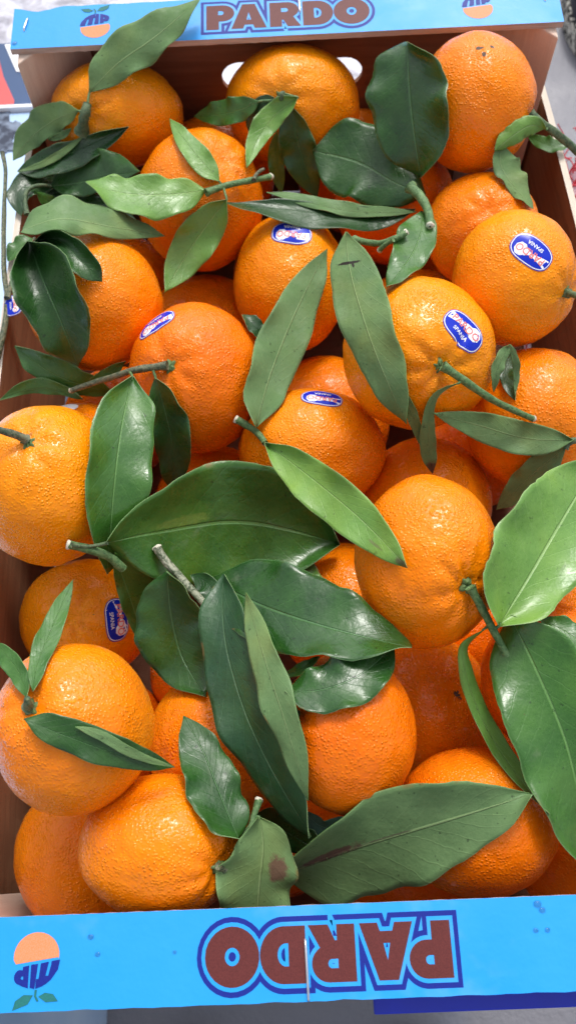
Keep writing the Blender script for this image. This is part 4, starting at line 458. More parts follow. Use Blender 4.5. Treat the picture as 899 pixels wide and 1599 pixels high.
 ('e2', 'm', [-1028,-1411,1935,-1027,-1411,1937,-1026,-1412,1939,-1025,-1413,1942,-1023,-1414,1947,-1056,-1347,1909,-1044,-1350,1910,-1031,-1352,1912,-1017,-1356,1914,-1003,-1359,1918,-1065,-1281,1882,-1048,-1287,1882,-1031,-1293,1883,-1012,-1299,1885,-994,-1306,1888,-1063,-1217,1854,-1044,-1225,1854,-1024,-1233,1854,-1004,-1243,1855,-983,-1252,1856,-1053,-1155,1825,-1034,-1164,1824,-1014,-1173,1824,-994,-1183,1824,-973,-1193,1825,-1040,-1095,1794,-1022,-1103,1794,-1004,-1112,1794,-984,-1121,1794,-965,-1130,1794,-1022,-1035,1764,-1007,-1042,1764,-992,-1049,1763,-977,-1056,1763,-961,-1064,1763,-998,-975,1732,-989,-980,1732,-980,-984,1732,-970,-989,1732,-961,-993,1731,-967,-918,1700,-967,-918,1700,-966,-918,1701,-966,-918,1701,-967,-918,1700], {}),
 ('e2', 'd', [-1052,-1506,1934,-1049,-1509,1946,-1047,-1511,1953,-1046,-1512,1957,-1046,-1512,1957,-966,-1490,1943,-974,-1515,1946,-983,-1538,1945,-990,-1556,1942,-998,-1573,1936,-898,-1503,1932,-909,-1534,1932,-920,-1564,1928,-929,-1586,1924,-939,-1608,1916,-835,-1523,1911,-847,-1555,1908,-860,-1587,1903,-869,-1611,1898,-879,-1634,1890,-777,-1545,1878,-788,-1577,1875,-800,-1609,1869,-809,-1632,1863,-819,-1656,1856,-723,-1568,1835,-732,-1598,1831,-741,-1627,1825,-748,-1649,1819,-756,-1670,1812,-669,-1591,1780,-675,-1616,1776,-682,-1641,1770,-687,-1659,1765,-692,-1677,1758,-614,-1619,1710,-618,-1635,1708,-621,-1651,1704,-624,-1663,1700,-628,-1674,1695,-560,-1659,1623,-560,-1659,1624,-560,-1659,1624,-560,-1659,1624,-560,-1659,1623], {}),
 ('e2', 'u', [-867,-1542,1937,-867,-1543,1940,-866,-1543,1943,-865,-1544,1946,-865,-1545,1950,-821,-1543,1920,-823,-1549,1921,-825,-1556,1922,-827,-1562,1923,-828,-1568,1924,-778,-1554,1897,-782,-1563,1897,-785,-1571,1897,-789,-1578,1897,-792,-1586,1897,-739,-1574,1867,-744,-1582,1867,-749,-1590,1866,-753,-1598,1867,-758,-1605,1867,-704,-1596,1833,-709,-1604,1832,-714,-1612,1832,-718,-1619,1832,-722,-1627,1831,-670,-1614,1796,-673,-1622,1795,-677,-1630,1794,-679,-1637,1794,-682,-1644,1793,-633,-1631,1756,-635,-1637,1756,-637,-1643,1755,-639,-1649,1754,-641,-1655,1754,-594,-1646,1712,-595,-1650,1712,-596,-1654,1711,-597,-1658,1711,-598,-1661,1711,-555,-1663,1663,-555,-1663,1663,-555,-1663,1663,-555,-1664,1664,-555,-1664,1664], {}),
 ('lo53', 'u', [-178,-2050,1331,-180,-2051,1248,-181,-2053,1186,-182,-2055,1146,-182,-2057,1127,-75,-1954,1424,-65,-1983,1334,-54,-2014,1266,-26,-2093,1198,3,-2174,1151,32,-1873,1501,51,-1924,1410,70,-1978,1338,101,-2069,1270,132,-2162,1223,146,-1810,1561,170,-1876,1472,192,-1946,1401,221,-2040,1339,248,-2134,1296,264,-1769,1601,289,-1842,1519,313,-1918,1454,338,-2007,1402,361,-2098,1367,384,-1750,1621,408,-1819,1551,431,-1891,1498,454,-1971,1459,475,-2051,1436,510,-1749,1621,531,-1805,1569,549,-1863,1532,567,-1930,1509,582,-1996,1501,646,-1770,1598,658,-1801,1570,667,-1834,1556,677,-1879,1553,683,-1925,1565,790,-1804,1556,791,-1804,1555,788,-1805,1568,781,-1807,1595,771,-1810,1636], {'scar': 1}),
 ('S8', 'd', [-324,-1928,1636,-327,-1926,1593,-328,-1924,1557,-330,-1923,1530,-330,-1922,1511,-424,-1899,1627,-389,-1883,1588,-352,-1868,1556,-327,-1857,1530,-301,-1846,1511,-472,-1850,1618,-425,-1830,1582,-376,-1810,1551,-343,-1796,1525,-309,-1782,1505,-507,-1793,1606,-454,-1772,1572,-400,-1751,1544,-363,-1736,1519,-325,-1722,1499,-531,-1731,1588,-478,-1711,1558,-424,-1690,1533,-386,-1676,1510,-348,-1662,1492,-546,-1670,1562,-498,-1649,1539,-448,-1628,1519,-415,-1613,1500,-380,-1599,1485,-557,-1607,1528,-518,-1586,1513,-478,-1566,1500,-451,-1551,1487,-423,-1537,1477,-563,-1532,1492,-538,-1517,1484,-513,-1503,1477,-496,-1493,1470,-479,-1483,1464,-551,-1439,1453,-551,-1439,1451,-551,-1439,1449,-551,-1438,1447,-552,-1438,1446], {}),
 ('S8', 'u', [-252,-1842,1467,-254,-1842,1459,-254,-1842,1466,-255,-1844,1489,-254,-1846,1527,-170,-1889,1440,-208,-1893,1443,-245,-1897,1462,-275,-1902,1497,-303,-1907,1548,-133,-1957,1406,-189,-1954,1422,-243,-1952,1453,-294,-1950,1501,-342,-1949,1565,-121,-2023,1374,-186,-2014,1398,-249,-2006,1439,-315,-1997,1496,-376,-1989,1570,-124,-2080,1346,-192,-2070,1374,-259,-2059,1418,-333,-2048,1480,-403,-2037,1559,-138,-2129,1320,-204,-2121,1346,-267,-2113,1390,-343,-2104,1451,-414,-2094,1530,-166,-2181,1292,-221,-2175,1314,-275,-2168,1353,-343,-2158,1412,-407,-2149,1487,-214,-2232,1262,-249,-2228,1276,-284,-2223,1308,-328,-2216,1358,-370,-2208,1427,-294,-2280,1231,-294,-2280,1232,-293,-2279,1252,-290,-2277,1290,-287,-2274,1347], {'spot': 1}),
]
TWIGS = [
 ('a1', 'g', [-1164,1845,1310,-1149,1840,1354,-1135,1840,1392,-1122,1847,1422,-1110,1863,1443,-1100,1891,1452], [323, 306, 290, 274, 259, 245], None),
 ('a2', 'g', [-45,1850,1457,-42,1844,1473,-40,1842,1486,-37,1844,1494,-34,1854,1496], [209, 199, 190, 181, 173], None),
 ('S1', 'b', [-1689,1936,1091,-1657,1809,1099,-1645,1684,1107,-1637,1561,1115,-1627,1441,1122,-1618,1324,1129,-1607,1210,1134,-1596,1098,1139,-1580,989,1143,-1558,884,1145,-1552,781,1146,-1555,682,1145,-1565,588,1143,-1581,497,1139], [98, 104, 109, 115, 120, 126, 131, 136, 142, 147, 152, 157, 162, 167], None),
 ('S1', 'b', [-1544,844,1175,-1540,886,1170,-1537,927,1165,-1532,968,1160,-1527,1009,1155,-1520,1050,1150,-1512,1090,1145,-1502,1130,1140,-1491,1170,1134,-1477,1208,1129,-1461,1245,1122,-1444,1281,1116], [136, 134, 131, 129, 126, 123, 121, 118, 115, 113, 110, 107], None),
 ('S1', 'g', [-1485,1416,1154,-1493,1453,1161,-1498,1492,1165,-1499,1534,1169,-1490,1572,1169,-1465,1601,1163,-1436,1622,1151,-1407,1636,1135,-1377,1647,1116], [125, 121, 117, 112, 108, 104, 100, 96, 92], None),
 ('a1', 'pet', [-1122,1847,1422,-1136,1858,1427,-1150,1869,1432,-1160,1874,1425], [75, 65, 60, 40], None),
 ('a1', 'pet', [-1100,1891,1452,-1094,1923,1464,-1087,1954,1475,-1076,1961,1482], [75, 65, 60, 40], None),
 ('a2', 'pet', [-45,1850,1457,-103,1846,1460,-160,1843,1462,-167,1844,1457], [75, 65, 60, 40], None),
 ('a2', 'pet', [-45,1850,1457,-17,1827,1455,12,1804,1453,13,1800,1445], [75, 65, 60, 40], None),
 ('a2', 'pet', [-34,1854,1496,7,1838,1495,48,1821,1495,40,1820,1490], [75, 65, 60, 40], None),
 ('S3', 'gt', [570,1053,1636,587,1023,1641,604,993,1647,617,961,1652,628,927,1657,635,892,1661,639,856,1666,639,819,1670,636,782,1675], [252, 243, 234, 225, 217, 208, 200, 191, 183], 'end'),
 ('S3', 'gt', [277,778,1604,303,754,1621,330,731,1638,356,711,1655,382,695,1671,408,685,1687,434,682,1701,460,685,1713,485,692,1720,510,708,1724], [155, 154, 153, 152, 151, 151, 150, 150, 150, 150], 'end'),
 ('S3', 'gt', [445,662,1735,430,661,1720,415,660,1704,400,658,1687,387,654,1670], [104, 108, 112, 116, 121], 'end'),
 ('S2', 'gt', [-452,1236,1458,-423,1255,1453,-394,1273,1446,-364,1292,1438,-334,1309,1428,-304,1326,1417,-273,1343,1405,-242,1360,1392,-211,1379,1378,-179,1398,1363,-148,1418,1347,-116,1438,1331], [166, 166, 167, 167, 168, 168, 169, 170, 170, 171, 172, 173], 'end'),
 ('S2', 'b', [-206,1355,1404,-197,1382,1401,-186,1406,1397,-170,1426,1392,-151,1442,1386], [102, 98, 94, 90, 86], None),
 ('S2', 'pet', [-364,1292,1438,-356,1246,1439,-347,1200,1441,-355,1196,1433], [75, 65, 60, 40], None),
 ('S2', 'pet', [-364,1292,1438,-375,1302,1445,-385,1313,1453,-390,1318,1456], [75, 65, 60, 40], None),
 ('S2', 'pet', [-452,1236,1458,-452,1247,1455,-452,1258,1452,-464,1255,1454], [75, 65, 60, 40], None),
 ('a3', 'g', [1231,1536,1587,1254,1520,1577,1279,1507,1564,1306,1497,1549,1334,1490,1532,1363,1484,1512,1391,1479,1491,1421,1476,1467,1451,1474,1441,1481,1472,1413,1513,1472,1384,1545,1473,1353], [198, 198, 199, 199, 199, 200, 201, 202, 203, 204, 205, 206], None),
 ('a3', 'pet', [1334,1490,1532,1324,1476,1540,1315,1463,1548,1309,1463,1551], [75, 65, 60, 40], None),
 ('c4', 'gt', [604,-26,1737,633,-43,1726,663,-59,1711,693,-73,1694,724,-87,1674,755,-99,1651,788,-110,1627,822,-119,1601,857,-126,1575,894,-132,1547,932,-137,1520,971,-141,1492,1010,-145,1464,1050,-149,1436], [181, 178, 175, 173, 170, 167, 165, 162, 160, 157, 155, 153, 150, 148], 'end'),
 ('c4', 'pet', [693,-73,1694,684,-83,1696,675,-93,1698,667,-94,1694], [75, 65, 60, 40], None),
 ('c3', 'b', [-624,157,1545,-660,158,1540,-697,160,1532,-735,163,1521,-772,166,1507,-811,169,1490,-849,171,1470,-889,173,1448,-929,176,1424,-969,181,1398,-1011,185,1371,-1053,190,1343,-1096,195,1313,-1140,201,1282], [178, 174, 170, 166, 162, 158, 154, 150, 146, 142, 138, 134, 130, 127], 'end'),
 ('c3', 'pet', [-697,160,1532,-690,133,1529,-682,106,1526,-680,98,1520], [75, 65, 60, 40], None),
 ('c3', 'pet', [-811,169,1490,-798,137,1518,-786,106,1547,-788,84,1553], [75, 65, 60, 40], None),
 ('S5', 'g', [1192,-271,1363,1204,-255,1375,1221,-246,1380,1243,-241,1377,1271,-237,1365], [178, 178, 178, 178, 178], None),
 ('S5', 'pet', [1221,-246,1380,1221,-248,1392,1222,-251,1405,1211,-249,1402], [75, 65, 60, 40], None),
 ('S6', 'gt', [-1034,-713,1560,-1011,-716,1550,-988,-719,1539,-965,-723,1528,-943,-727,1515,-920,-732,1502,-898,-737,1487,-879,-744,1469,-862,-754,1448,-846,-766,1424,-831,-777,1398], [191, 192, 192, 193, 193, 194, 194, 195, 196, 197, 198], 'start'),
 ('S6', 'g', [-1013,-727,1589,-992,-724,1570,-970,-722,1553,-947,-719,1542,-922,-716,1539,-896,-714,1544,-867,-714,1560], [81, 82, 82, 82, 82, 82, 82], None),
 ('S7', 'gw', [-686,-678,1378,-671,-703,1375,-655,-728,1373,-638,-753,1373,-619,-777,1375,-600,-800,1378,-579,-824,1383,-559,-848,1389,-539,-872,1396,-519,-897,1404,-500,-922,1414,-480,-946,1424,-460,-971,1436], [200, 196, 191, 186, 182, 177, 172, 167, 162, 157, 152, 147, 143], 'start'),
 ('d3', 'gt', [604,-1047,1784,616,-1068,1770,630,-1089,1754,643,-1109,1735,657,-1129,1715,672,-1148,1693,686,-1168,1671,700,-1188,1648,715,-1208,1626,730,-1228,1604,744,-1249,1584,759,-1270,1565,773,-1292,1548,786,-1314,1534], [174, 171, 169, 166, 164, 162, 159, 157, 155, 152, 150, 147, 144, 142], 'end'),
 ('d3', 'pet', [686,-1168,1671,680,-1170,1655,674,-1173,1639,661,-1180,1629], [75, 65, 60, 40], None),
 ('d3', 'pet', [700,-1188,1648,710,-1181,1657,720,-1174,1665,729,-1161,1665], [75, 65, 60, 40], None),
 ('S9', 'gt', [-325,-27,1331,-299,-42,1328,-273,-61,1327,-248,-81,1329,-225,-106,1334,-206,-136,1341,-190,-170,1352], [184, 179, 173, 168, 162, 156, 151], 'start'),
 ('S9', 'pet', [-190,-170,1352,-187,-200,1413,-185,-231,1474,-172,-247,1483], [75, 65, 60, 40], None),
 ('S8', 'gt', [-254,-1776,1438,-261,-1797,1445,-268,-1818,1452,-275,-1839,1459,-281,-1860,1466,-290,-1879,1474,-306,-1893,1484,-326,-1904,1495], [151, 144, 136, 128, 121, 113, 106, 98], 'start'),
 ('S8', 'pet', [-275,-1839,1459,-265,-1841,1463,-254,-1842,1466,-253,-1850,1466], [75, 65, 60, 40], None),
 ('d2', 'b', [-1175,-317,1783,-1208,-316,1826,-1251,-313,1860,-1305,-306,1896], [171, 159, 147, 135], None),
 ('b4', 'g', [1262,432,1575,1276,402,1605,1311,372,1625], [180, 157, 135], None),
 ('e3', 'b', [-106,-1479,1600,-116,-1458,1652,-124,-1433,1694], [234, 189, 144], None),
 ('e2', 'g', [-1053,-1457,1890,-1046,-1450,1926,-1041,-1437,1952], [198, 153, 108], None),
 ('f1', 'b', [-393,-2022,1518,-404,-2015,1553], [162, 144], None),
]
STICKERS = [
 ('c2', [-19, 1057, 1341], [-0.988, 0.153, -0.011], 0.0112, 0.0071, 0),
 ('b4', [1070, 546, 1753], [-0.757, 0.632, 0.165], 0.0109, 0.0072, 0),
 ('c4', [711, 134, 1770], [0.616, -0.635, -0.465], 0.011, 0.0072, 0),
 ('d1', [91, 64, 1343], [-0.986, 0.16, 0.048], 0.0104, 0.007, 0),
 ('c3', [-693, 422, 1500], [-0.837, -0.375, -0.398], 0.0108, 0.007, 0),
 ('e1', [-949, -877, 927], [0.073, -0.92, -0.386], 0.0112, 0.0064, 0),
 ('h7', [-1207, 198, 1118], [0.939, -0.2, 0.278], 0.0062, 0.0045, 1),
 ('rim', [-1509, 805, 1165], [0.1, -1, 0], 0.0062, 0.0058, 0),
]
DROPS = [(-0.0859, -0.2234, 0.0009), (-0.0832, -0.2291, 0.0008), (-0.0557, -0.2294, 0.0006), (0.0744, -0.2184, 0.0012), (0.0759, -0.2204, 0.0010), (0.0727, -0.2269, 0.0008), (0.0768, -0.2269, 0.0008), (-0.1479, 0.2199, 0.0013)]
DROPL = [' left of the emblem wordmark gap, upper one', ' near the left emblem, lower of two', ' near the round end of the wordmark', ' at the right, the largest one', ' touching the largest one on the right', ' on the right, below the pair', ' furthest right, beside the lower drop', ' at its left corner']
BLEM = [
 ('a3', [959, 1761, 1809], 0.0013),
 ('a3', [1027, 1767, 1807], 0.001),
 ('a3', [979, 1715, 1809], 0.0011),
 ('a3', [975, 1763, 1810], 0.0007),
 ('g3', [628, -1330, 1118], 0.0014),
 ('g3', [638, -1355, 1114], 0.0008),
 ('e1', [-1049, -854, 985], 0.0007),
]
U = 1e-4
# ------------------------------------------------------------------ mandarins
def frame_from(axis):
    a = axis.normalized(); t = Vector((0, 0, 1)) if abs(a.z) < .9 else Vector((1, 0, 0))
    x = a.cross(t).normalized(); return x, a.cross(x), a
class Fruit:
    def __init__(s, key, c, r, cal, seed, lumpy):
        s.key = key; s.c = Vector(c)*U; s.B = Matrix(CAM_R)          # ellipsoid axes = photo-measured width, height, depth
        s.r = Vector(r)*U; s.seed = seed; s.lumpy = lumpy
        if cal: s.cal = s.local(Vector(cal)*U).normalized()
        else:
            rnd = random.Random(seed); s.cal = Vector((rnd.uniform(-1, 1), rnd.uniform(-1, 1), -1.2)).normalized()
        s.hascal = cal is not None
        s.fx, s.fy, s.fa = frame_from(s.cal)
        rnd = random.Random(seed+77); s.ng = rnd.choice((7, 8, 9)); s.ph = rnd.uniform(0, 6)
    def local(s, w):
        q = s.B.transposed() @ (w-s.c); return Vector((q.x/s.r.x, q.y/s.r.y, q.z/s.r.z))
    def rad(s, d):
        ca = max(-1, min(1, d.dot(s.fa))); th = math.acos(ca); ph = math.atan2(d.dot(s.fy), d.dot(s.fx))
        sd = s.seed*3.7
        k = 1.0
        k -= .075*math.exp(-(th/.20)**2); k += .018*math.exp(-((th-.42)/.22)**2)
        g = abs(sin(ph*s.ng/2+s.ph+.5*noise.noise(Vector((d.x*2+sd, d.y*2, d.z*2)))))
        k -= (.038+.055*s.lumpy)*(1-g)**1.5*math.exp(-((th-.24)/.30)**2)
        k -= .05*math.exp(-((pi-th)/.22)**2)
        k += (.022+.022*s.lumpy)*noise.noise(d*1.7+Vector((sd, 0, 0)))
        k += .012*noise.noise(d*4.2+Vector((0, sd, 0))) + .0050*noise.noise(d*8.5+Vector((0, 0, sd)))
        return k
    def point(s, d, off=0):
        d = d.normalized(); k = s.rad(d)+off/.033
        return s.c + s.B @ Vector((d.x*s.r.x*k, d.y*s.r.y*k, d.z*s.r.z*k))
    def normal(s, d):
        d = d.normalized(); x, y, a = frame_from(d); e = .04
        return (s.point(d+x*e)-s.point(d-x*e)).cross(s.point(d+y*e)-s.point(d-y*e)).normalized()
bmi = bmesh.new(); bmesh.ops.create_icosphere(bmi, subdivisions=6, radius=1)
ICO6 = ([v.co.copy() for v in bmi.verts], [tuple(v.index for v in f.verts) for f in bmi.faces]); bmi.free()
bmi = bmesh.new(); bmesh.ops.create_icosphere(bmi, subdivisions=5, radius=1)
ICO5 = ([v.co.copy() for v in bmi.verts], [tuple(v.index for v in f.verts) for f in bmi.faces]); bmi.free()
FR = {}; ROOT = {}
for i, (key, c, r, cal, tone, lumpy, big) in enumerate(FRUITS):
    fr = Fruit(key, c, r, cal, i+1, lumpy); FR[key] = fr
    t = thing('mandarin', LABELS[key][1], 'mandarin', 'mandarins heaped in the crate', fr.c); ROOT[key] = t
    V, F = ICO5 if not big else ICO5
    pts = [fr.point(v)-fr.c for v in V]
    mesh_obj('peel', pts, F, PEEL[tone], t)
M_cal = plain('calyx', (.10, .17, .05), .6, bump=.0003, scale=900, var=.5)
def calyx(key, stub=True):
    fr = FR[key]; V, F = [], []; n = 20; fa = fr.cal
    # star disc: ring 0 centre, ring 1 lobed margin
    rings = ((0, .0012), (.045, .0013), (.075, .0007), (.10, -.0006))
    for j, (a, h) in enumerate(rings):
        for k in range(n):
            ph = 2*pi*k/n; lob = 1+.28*cos(5*ph+fr.ph) if j >= 2 else 1
            d = fr.fa*cos(a*lob)+(fr.fx*cos(ph)+fr.fy*sin(ph))*sin(a*lob)
            V.append(fr.point(d, h)-fr.c)
    for j in range(len(rings)-1):
        for k in range(n): F.append((j*n+k, j*n+(k+1) % n, (j+1)*n+(k+1) % n, (j+1)*n+k))
    mesh_obj('calyx', V, F, M_cal, ROOT[key])
for k in CALYX: calyx(k)
# ------------------------------------------------------------------ leaves
def cr(a, b, c, d, t): return .5*((2*b)+(c-a)*t+(2*a-5*b+4*c-d)*t*t+(-a+3*b-3*c+d)*t**3)
def upsample(G, nu, nv):
    def row(L, m):
        out = []
        for i in range(len(L)-1):
            a = L[i-1] if i else L[0]*2-L[1]; d = L[i+2] if i+2 < len(L) else L[-1]*2-L[-2]
            for k in range(m): out.append(cr(a, L[i], L[i+1], d, k/m))
        out.append(L[-1]); return out
    rows = [row(r, nv) for r in G]; cols = list(zip(*rows))
    cols = [row(list(c), nu) for c in cols]; return [list(r) for r in zip(*cols)]
def build_leaf(parent_key, kind, grid, opts, seed, root=None):
    NU, NV = 9, 5
    G = [[Vector(grid[3*(i*NV+j):3*(i*NV+j)+3])*U for j in range(NV)] for i in range(NU)]
    G = upsample(G, 5, 4); nu, nv = len(G), len(G[0]); mid = nv//2
    rnd = random.Random(seed)
    # local normals (towards the viewer side)
    Nn = [[None]*nv for _ in range(nu)]
    for i in range(nu):
        for j in range(nv):
            a = G[min(i+1, nu-1)][mid]-G[max(i-1, 0)][mid]; b = G[min(max(i, 2), nu-3)][-1]-G[min(max(i, 2), nu-3)][0]
            nrm = b.cross(a).normalized(); Nn[i][j] = nrm
    cpos = Vector(CAM_M_T)
    if Nn[nu//2][mid].dot(cpos-G[nu//2][mid]) < 0: sg = -1
    else: sg = 1
    f1, f2, ph1, ph2 = rnd.uniform(2.0, 3.4), rnd.uniform(3.5, 6), rnd.uniform(0, 6), rnd.uniform(0, 6)
    V, UV = [], []
    fold = .10 if kind in ('d', 'm', 'x', 'l', 't2') else -.05
    if 'roll' in opts: fold = -.5
    for i in range(nu):
        u = i/(nu-1); hw = (G[i][-1]-G[i][0]).length/2
        env = sin(pi*min(max(u, .0), 1))**.5
        for j in range(nv):
            v = j/(nv-1); s = abs(v-.5)*2; side = 1 if v > .5 else -1
            h = fold*hw*(s**1.3) if fold > 0 else fold*hw*s*s
            h += .0021*env*s*s*(.35+sin(2*pi*f1*u+ph1+side*.9))*min(1, hw/.012) + .0007*env*s**3*sin(2*pi*f2*u+ph2*side)*min(1, hw/.012)
            h += .00035*sin(2*pi*(u-.4*s)*9)*s*(1-s)*env*2*min(1, hw/.01)
            h += .0014*noise.noise(G[i][j]*75+Vector((seed, 0, 0)))*s*min(1, hw/.01)
            p = G[i][j]+Nn[i][j]*sg*(h+.0002)
            # fine serration of the margin
            p += (G[i][j]-G[i][mid])*s*(.022*noise.noise(Vector((u*38, seed, side)))+.06*noise.noise(Vector((u*7, seed, side*3))))
            V.append(p); UV.append((u, v))
    F = []
    for i in range(nu-1):
        for j in range(nv-1):
            a, b, c, d = i*nv+j, i*nv+j+1, (i+1)*nv+j+1, (i+1)*nv+j
            F.append((a, b, c, d) if sg > 0 else (a, d, c, b))
    org = root.location.copy() if root is not None else G[0][mid].copy()
    V = [v-org for v in V]
    gl = 1 if 'gloss' in opts else 0
    m = leaf_mat_cached(kind, opts, gl)
    back = leaf_mat_cached('m' if kind in ('u',) else 'u', {}, 0)
    o = mesh_obj('leaf', V, F, [m, back], root)
    if root is None: o.location = org
    uvl = o.data.uv_layers.new(name='UVMap')
    for lp in o.data.loops: uvl.data[lp.index].uv = UV[lp.vertex_index]
    md = o.modifiers.new('thickness', 'SOLIDIFY'); md.thickness = .00022; md.offset = -1; md.material_offset = 1; md.material_offset_rim = 1; md.use_even_offset = False
    return o
LC = {}
PATCH = {
 'yellow': [(.33, .44, .13, .055, (.36, .42, .09), .6), (.30, .40, .24, .14, (.10, .24, .035), .55)],
 'tear': [(.155, .52, .008, .30, (.02, .012, .008), 1.0), (.17, .42, .012, .03, (.02, .012, .008), 1.0)],
 'brown': [(.96, .5, .10, .6, (.10, .055, .03), 1.0)],
 'tip': [(.985, .5, .07, .5, (.13, .09, .05), .8), (.80, .72, .05, .05, (.14, .11, .05), .6)],
 'scar': [(.19, .465, .15, .062, (.13, .075, .050), 1.0), (.42, .49, .13, .012, (.06, .05, .03), .8)],
 'spot': [(.42, .27, .13, .15, (.16, .085, .055), .95)],
}
def leaf_mat_cached(kind, opts, gl):
    sp = [k for k in opts if k in PATCH]; key = (kind, gl, tuple(sp))
    if key not in LC: LC[key] = leaf_mat(kind, PATCH[sp[0]] if sp else None, gl)
    return LC[key]
MULTI = {}
for rec in LEAVES: MULTI.setdefault(rec[0], []).append(rec)
def sprig_root(key):
    if key in ROOT: return ROOT[key]
    recs = MULTI[key]; g = recs[0][2]; loose = key.startswith('lo') or key == 'f3b'
    if loose and len(recs) == 1: return None
    r = thing('leaf' if loose else 'leafy_twig', LABELS[key][1], LABELS[key][0], 'loose leaves on the fruit' if loose else 'leafy twigs lying on the fruit', Vector(g[6:9])*U)
    ROOT[key] = r; return r
for i, (key, kind, grid, opts) in enumerate(LEAVES):
    root = sprig_root(key)
    o = build_leaf(key, kind, grid, opts, i+1, root)
    if root is None: tag(o, LABELS[key][1], 'leaf', 'loose leaves on the fruit')
for i, (key, kind, pts, rad, pale) in enumerate(TWIGS):
    root = ROOT[key]
    P = [Vector(pts[3*k:3*k+3])*U for k in range(len(pts)//3)]; R = [x*1e-5 for x in rad]
    P, R = refine(P, R, 4)
    N = len(R)
    if kind != 'pet':      # nodes and a thicker foot
        for k in range(N):
            u = k/(N-1); R[k] *= 1+.16*noise.noise(Vector((u*5, i, 0)))+.35*math.exp(-(u/.06)**2 if pale != 'start' else -9)
    V, F = tube_data([p-root.location for p in P], R, 12, rough=.28 if kind in ('gw', 'b', 'g') else .12, seed=i)
    o = mesh_obj('twig' if kind != 'pet' else 'petiole', V, F, TW['gt' if kind == 'pet' else kind], root)
    if pale:
        e, e2 = (P[0], P[1]) if pale == 'start' else (P[-1], P[-2]); r = R[0] if pale == 'start' else R[-1]
        d = (e-e2).normalized()
        V, F = tube_data([e-d*.0006-root.location, e+d*.0002-root.location, e+d*.0007-root.location, e+d*.0009-root.location], [r*1.02, r*1.10, r*.95, r*.3], 12, rough=.3, seed=i)
        mesh_obj('cut_end', V, F, M_cut, root)
# ------------------------------------------------------------------ lettering shapes (unit height 1)
def arc(cx, cy, rx, ry, a0, a1, n=14): return [(cx+rx*cos(radians(a0+(a1-a0)*k/n)), cy+ry*sin(radians(a0+(a1-a0)*k/n))) for k in range(n+1)]
LET = {
 'P': ([(0, 0), (0, 1), (.52, 1)]+arc(.52, .665, .37, .335, 88, -88)+[(.40, .33), (.40, 0)], [(.38, .60), (.38, .76)]+arc(.47, .68, .08, .08, 80, -80, 6)),
 'A': ([(0, 0), (.36, 1), (.76, 1), (1.12, 0), (.74, 0), (.69, .15), (.43, .15), (.38, 0)], [(.49, .36), (.56, .66), (.63, .36)]),
 'R': ([(0, 0), (0, 1), (.56, 1)]+arc(.56, .68, .36, .32, 88, -60)+[(.98, 0), (.56, 0), (.42, .28), (.38, .28), (.38, 0)], [(.37, .60), (.37, .76)]+arc(.50, .68, .08, .08, 80, -80, 6)),
 'D': ([(0, 0), (0, 1), (.46, 1)]+arc(.46, .5, .50, .5, 88, -88, 20)+[(.46, 0)], [(.36, .30), (.36, .70)]+arc(.42, .5, .17, .20, 80, -80, 8)),
 'O': (arc(.56, .5, .57, .53, 0, 345, 28), arc(.56, .5, .155, .16, 0, 330, 14)),
}
def flat_from_splines(splines, offset):
    cu = bpy.data.curves.new('tmp', 'CURVE'); cu.dimensions = '2D'; cu.fill_mode = 'BOTH'; cu.offset = offset
    for pts in splines:
        s = cu.splines.new('POLY'); s.points.add(len(pts)-1); s.use_cyclic_u = True
        for k, p in enumerate(pts): s.points[k].co = (p[0], p[1], 0, 1)
    o = bpy.data.objects.new('tmp', cu); col.objects.link(o)
    dg = bpy.context.evaluated_depsgraph_get(); me = o.evaluated_get(dg).to_mesh()
    V = [v.co.copy() for v in me.vertices]; F = [tuple(p.vertices) for p in me.polygons]
    bpy.data.objects.remove(o); return V, F
def text_flat(body, size, offset=0):
    cu = bpy.data.curves.new('tmp', 'FONT'); cu.body = body; cu.size = size; cu.offset = offset; cu.align_x = 'CENTER'; cu.fill_mode = 'FRONT'; cu.resolution_u = 4
    o = bpy.data.objects.new('tmp', cu); col.objects.link(o)
    dg = bpy.context.evaluated_depsgraph_get(); me = o.evaluated_get(dg).to_mesh()
    V = [v.co.copy() for v in me.vertices]; F = [tuple(p.vertices) for p in me.polygons]
    bpy.data.objects.remove(o); return V, F
LX = {'P': 0, 'A': .78, 'R': 2.0, 'D': 3.04, 'O': 4.02}
def wordmark():
    """maroon letters, a blue gap and a navy outline round the whole word; ink films stacked 0.05 mm apart"""
    out = []
    for li, (ch, x) in enumerate(LX.items()):
        outer, hole = LET[ch]; outer = [(a+x, b) for a, b in outer]; hole = [(a+x, b) for a, b in hole]
        for (sp, off, z, mat) in (([outer], .17, 0, M_navy), ([outer, hole], .075, 1, M_cyan), ([outer, hole], 0, 2, M_maroon)):
            V, F = flat_from_splines(sp, off)
            out.append((ch, V, F, z+li*.12, mat))
    return out
WM = wordmark()
# ------------------------------------------------------------------ the crate
crate = thing('fruit_crate', 'open wooden fruit crate with blue printed end strips, full of mandarins', 'crate')
ZT = .160; HW = .150; Y0 = .2158; Y1 = .2465; TH = .0036
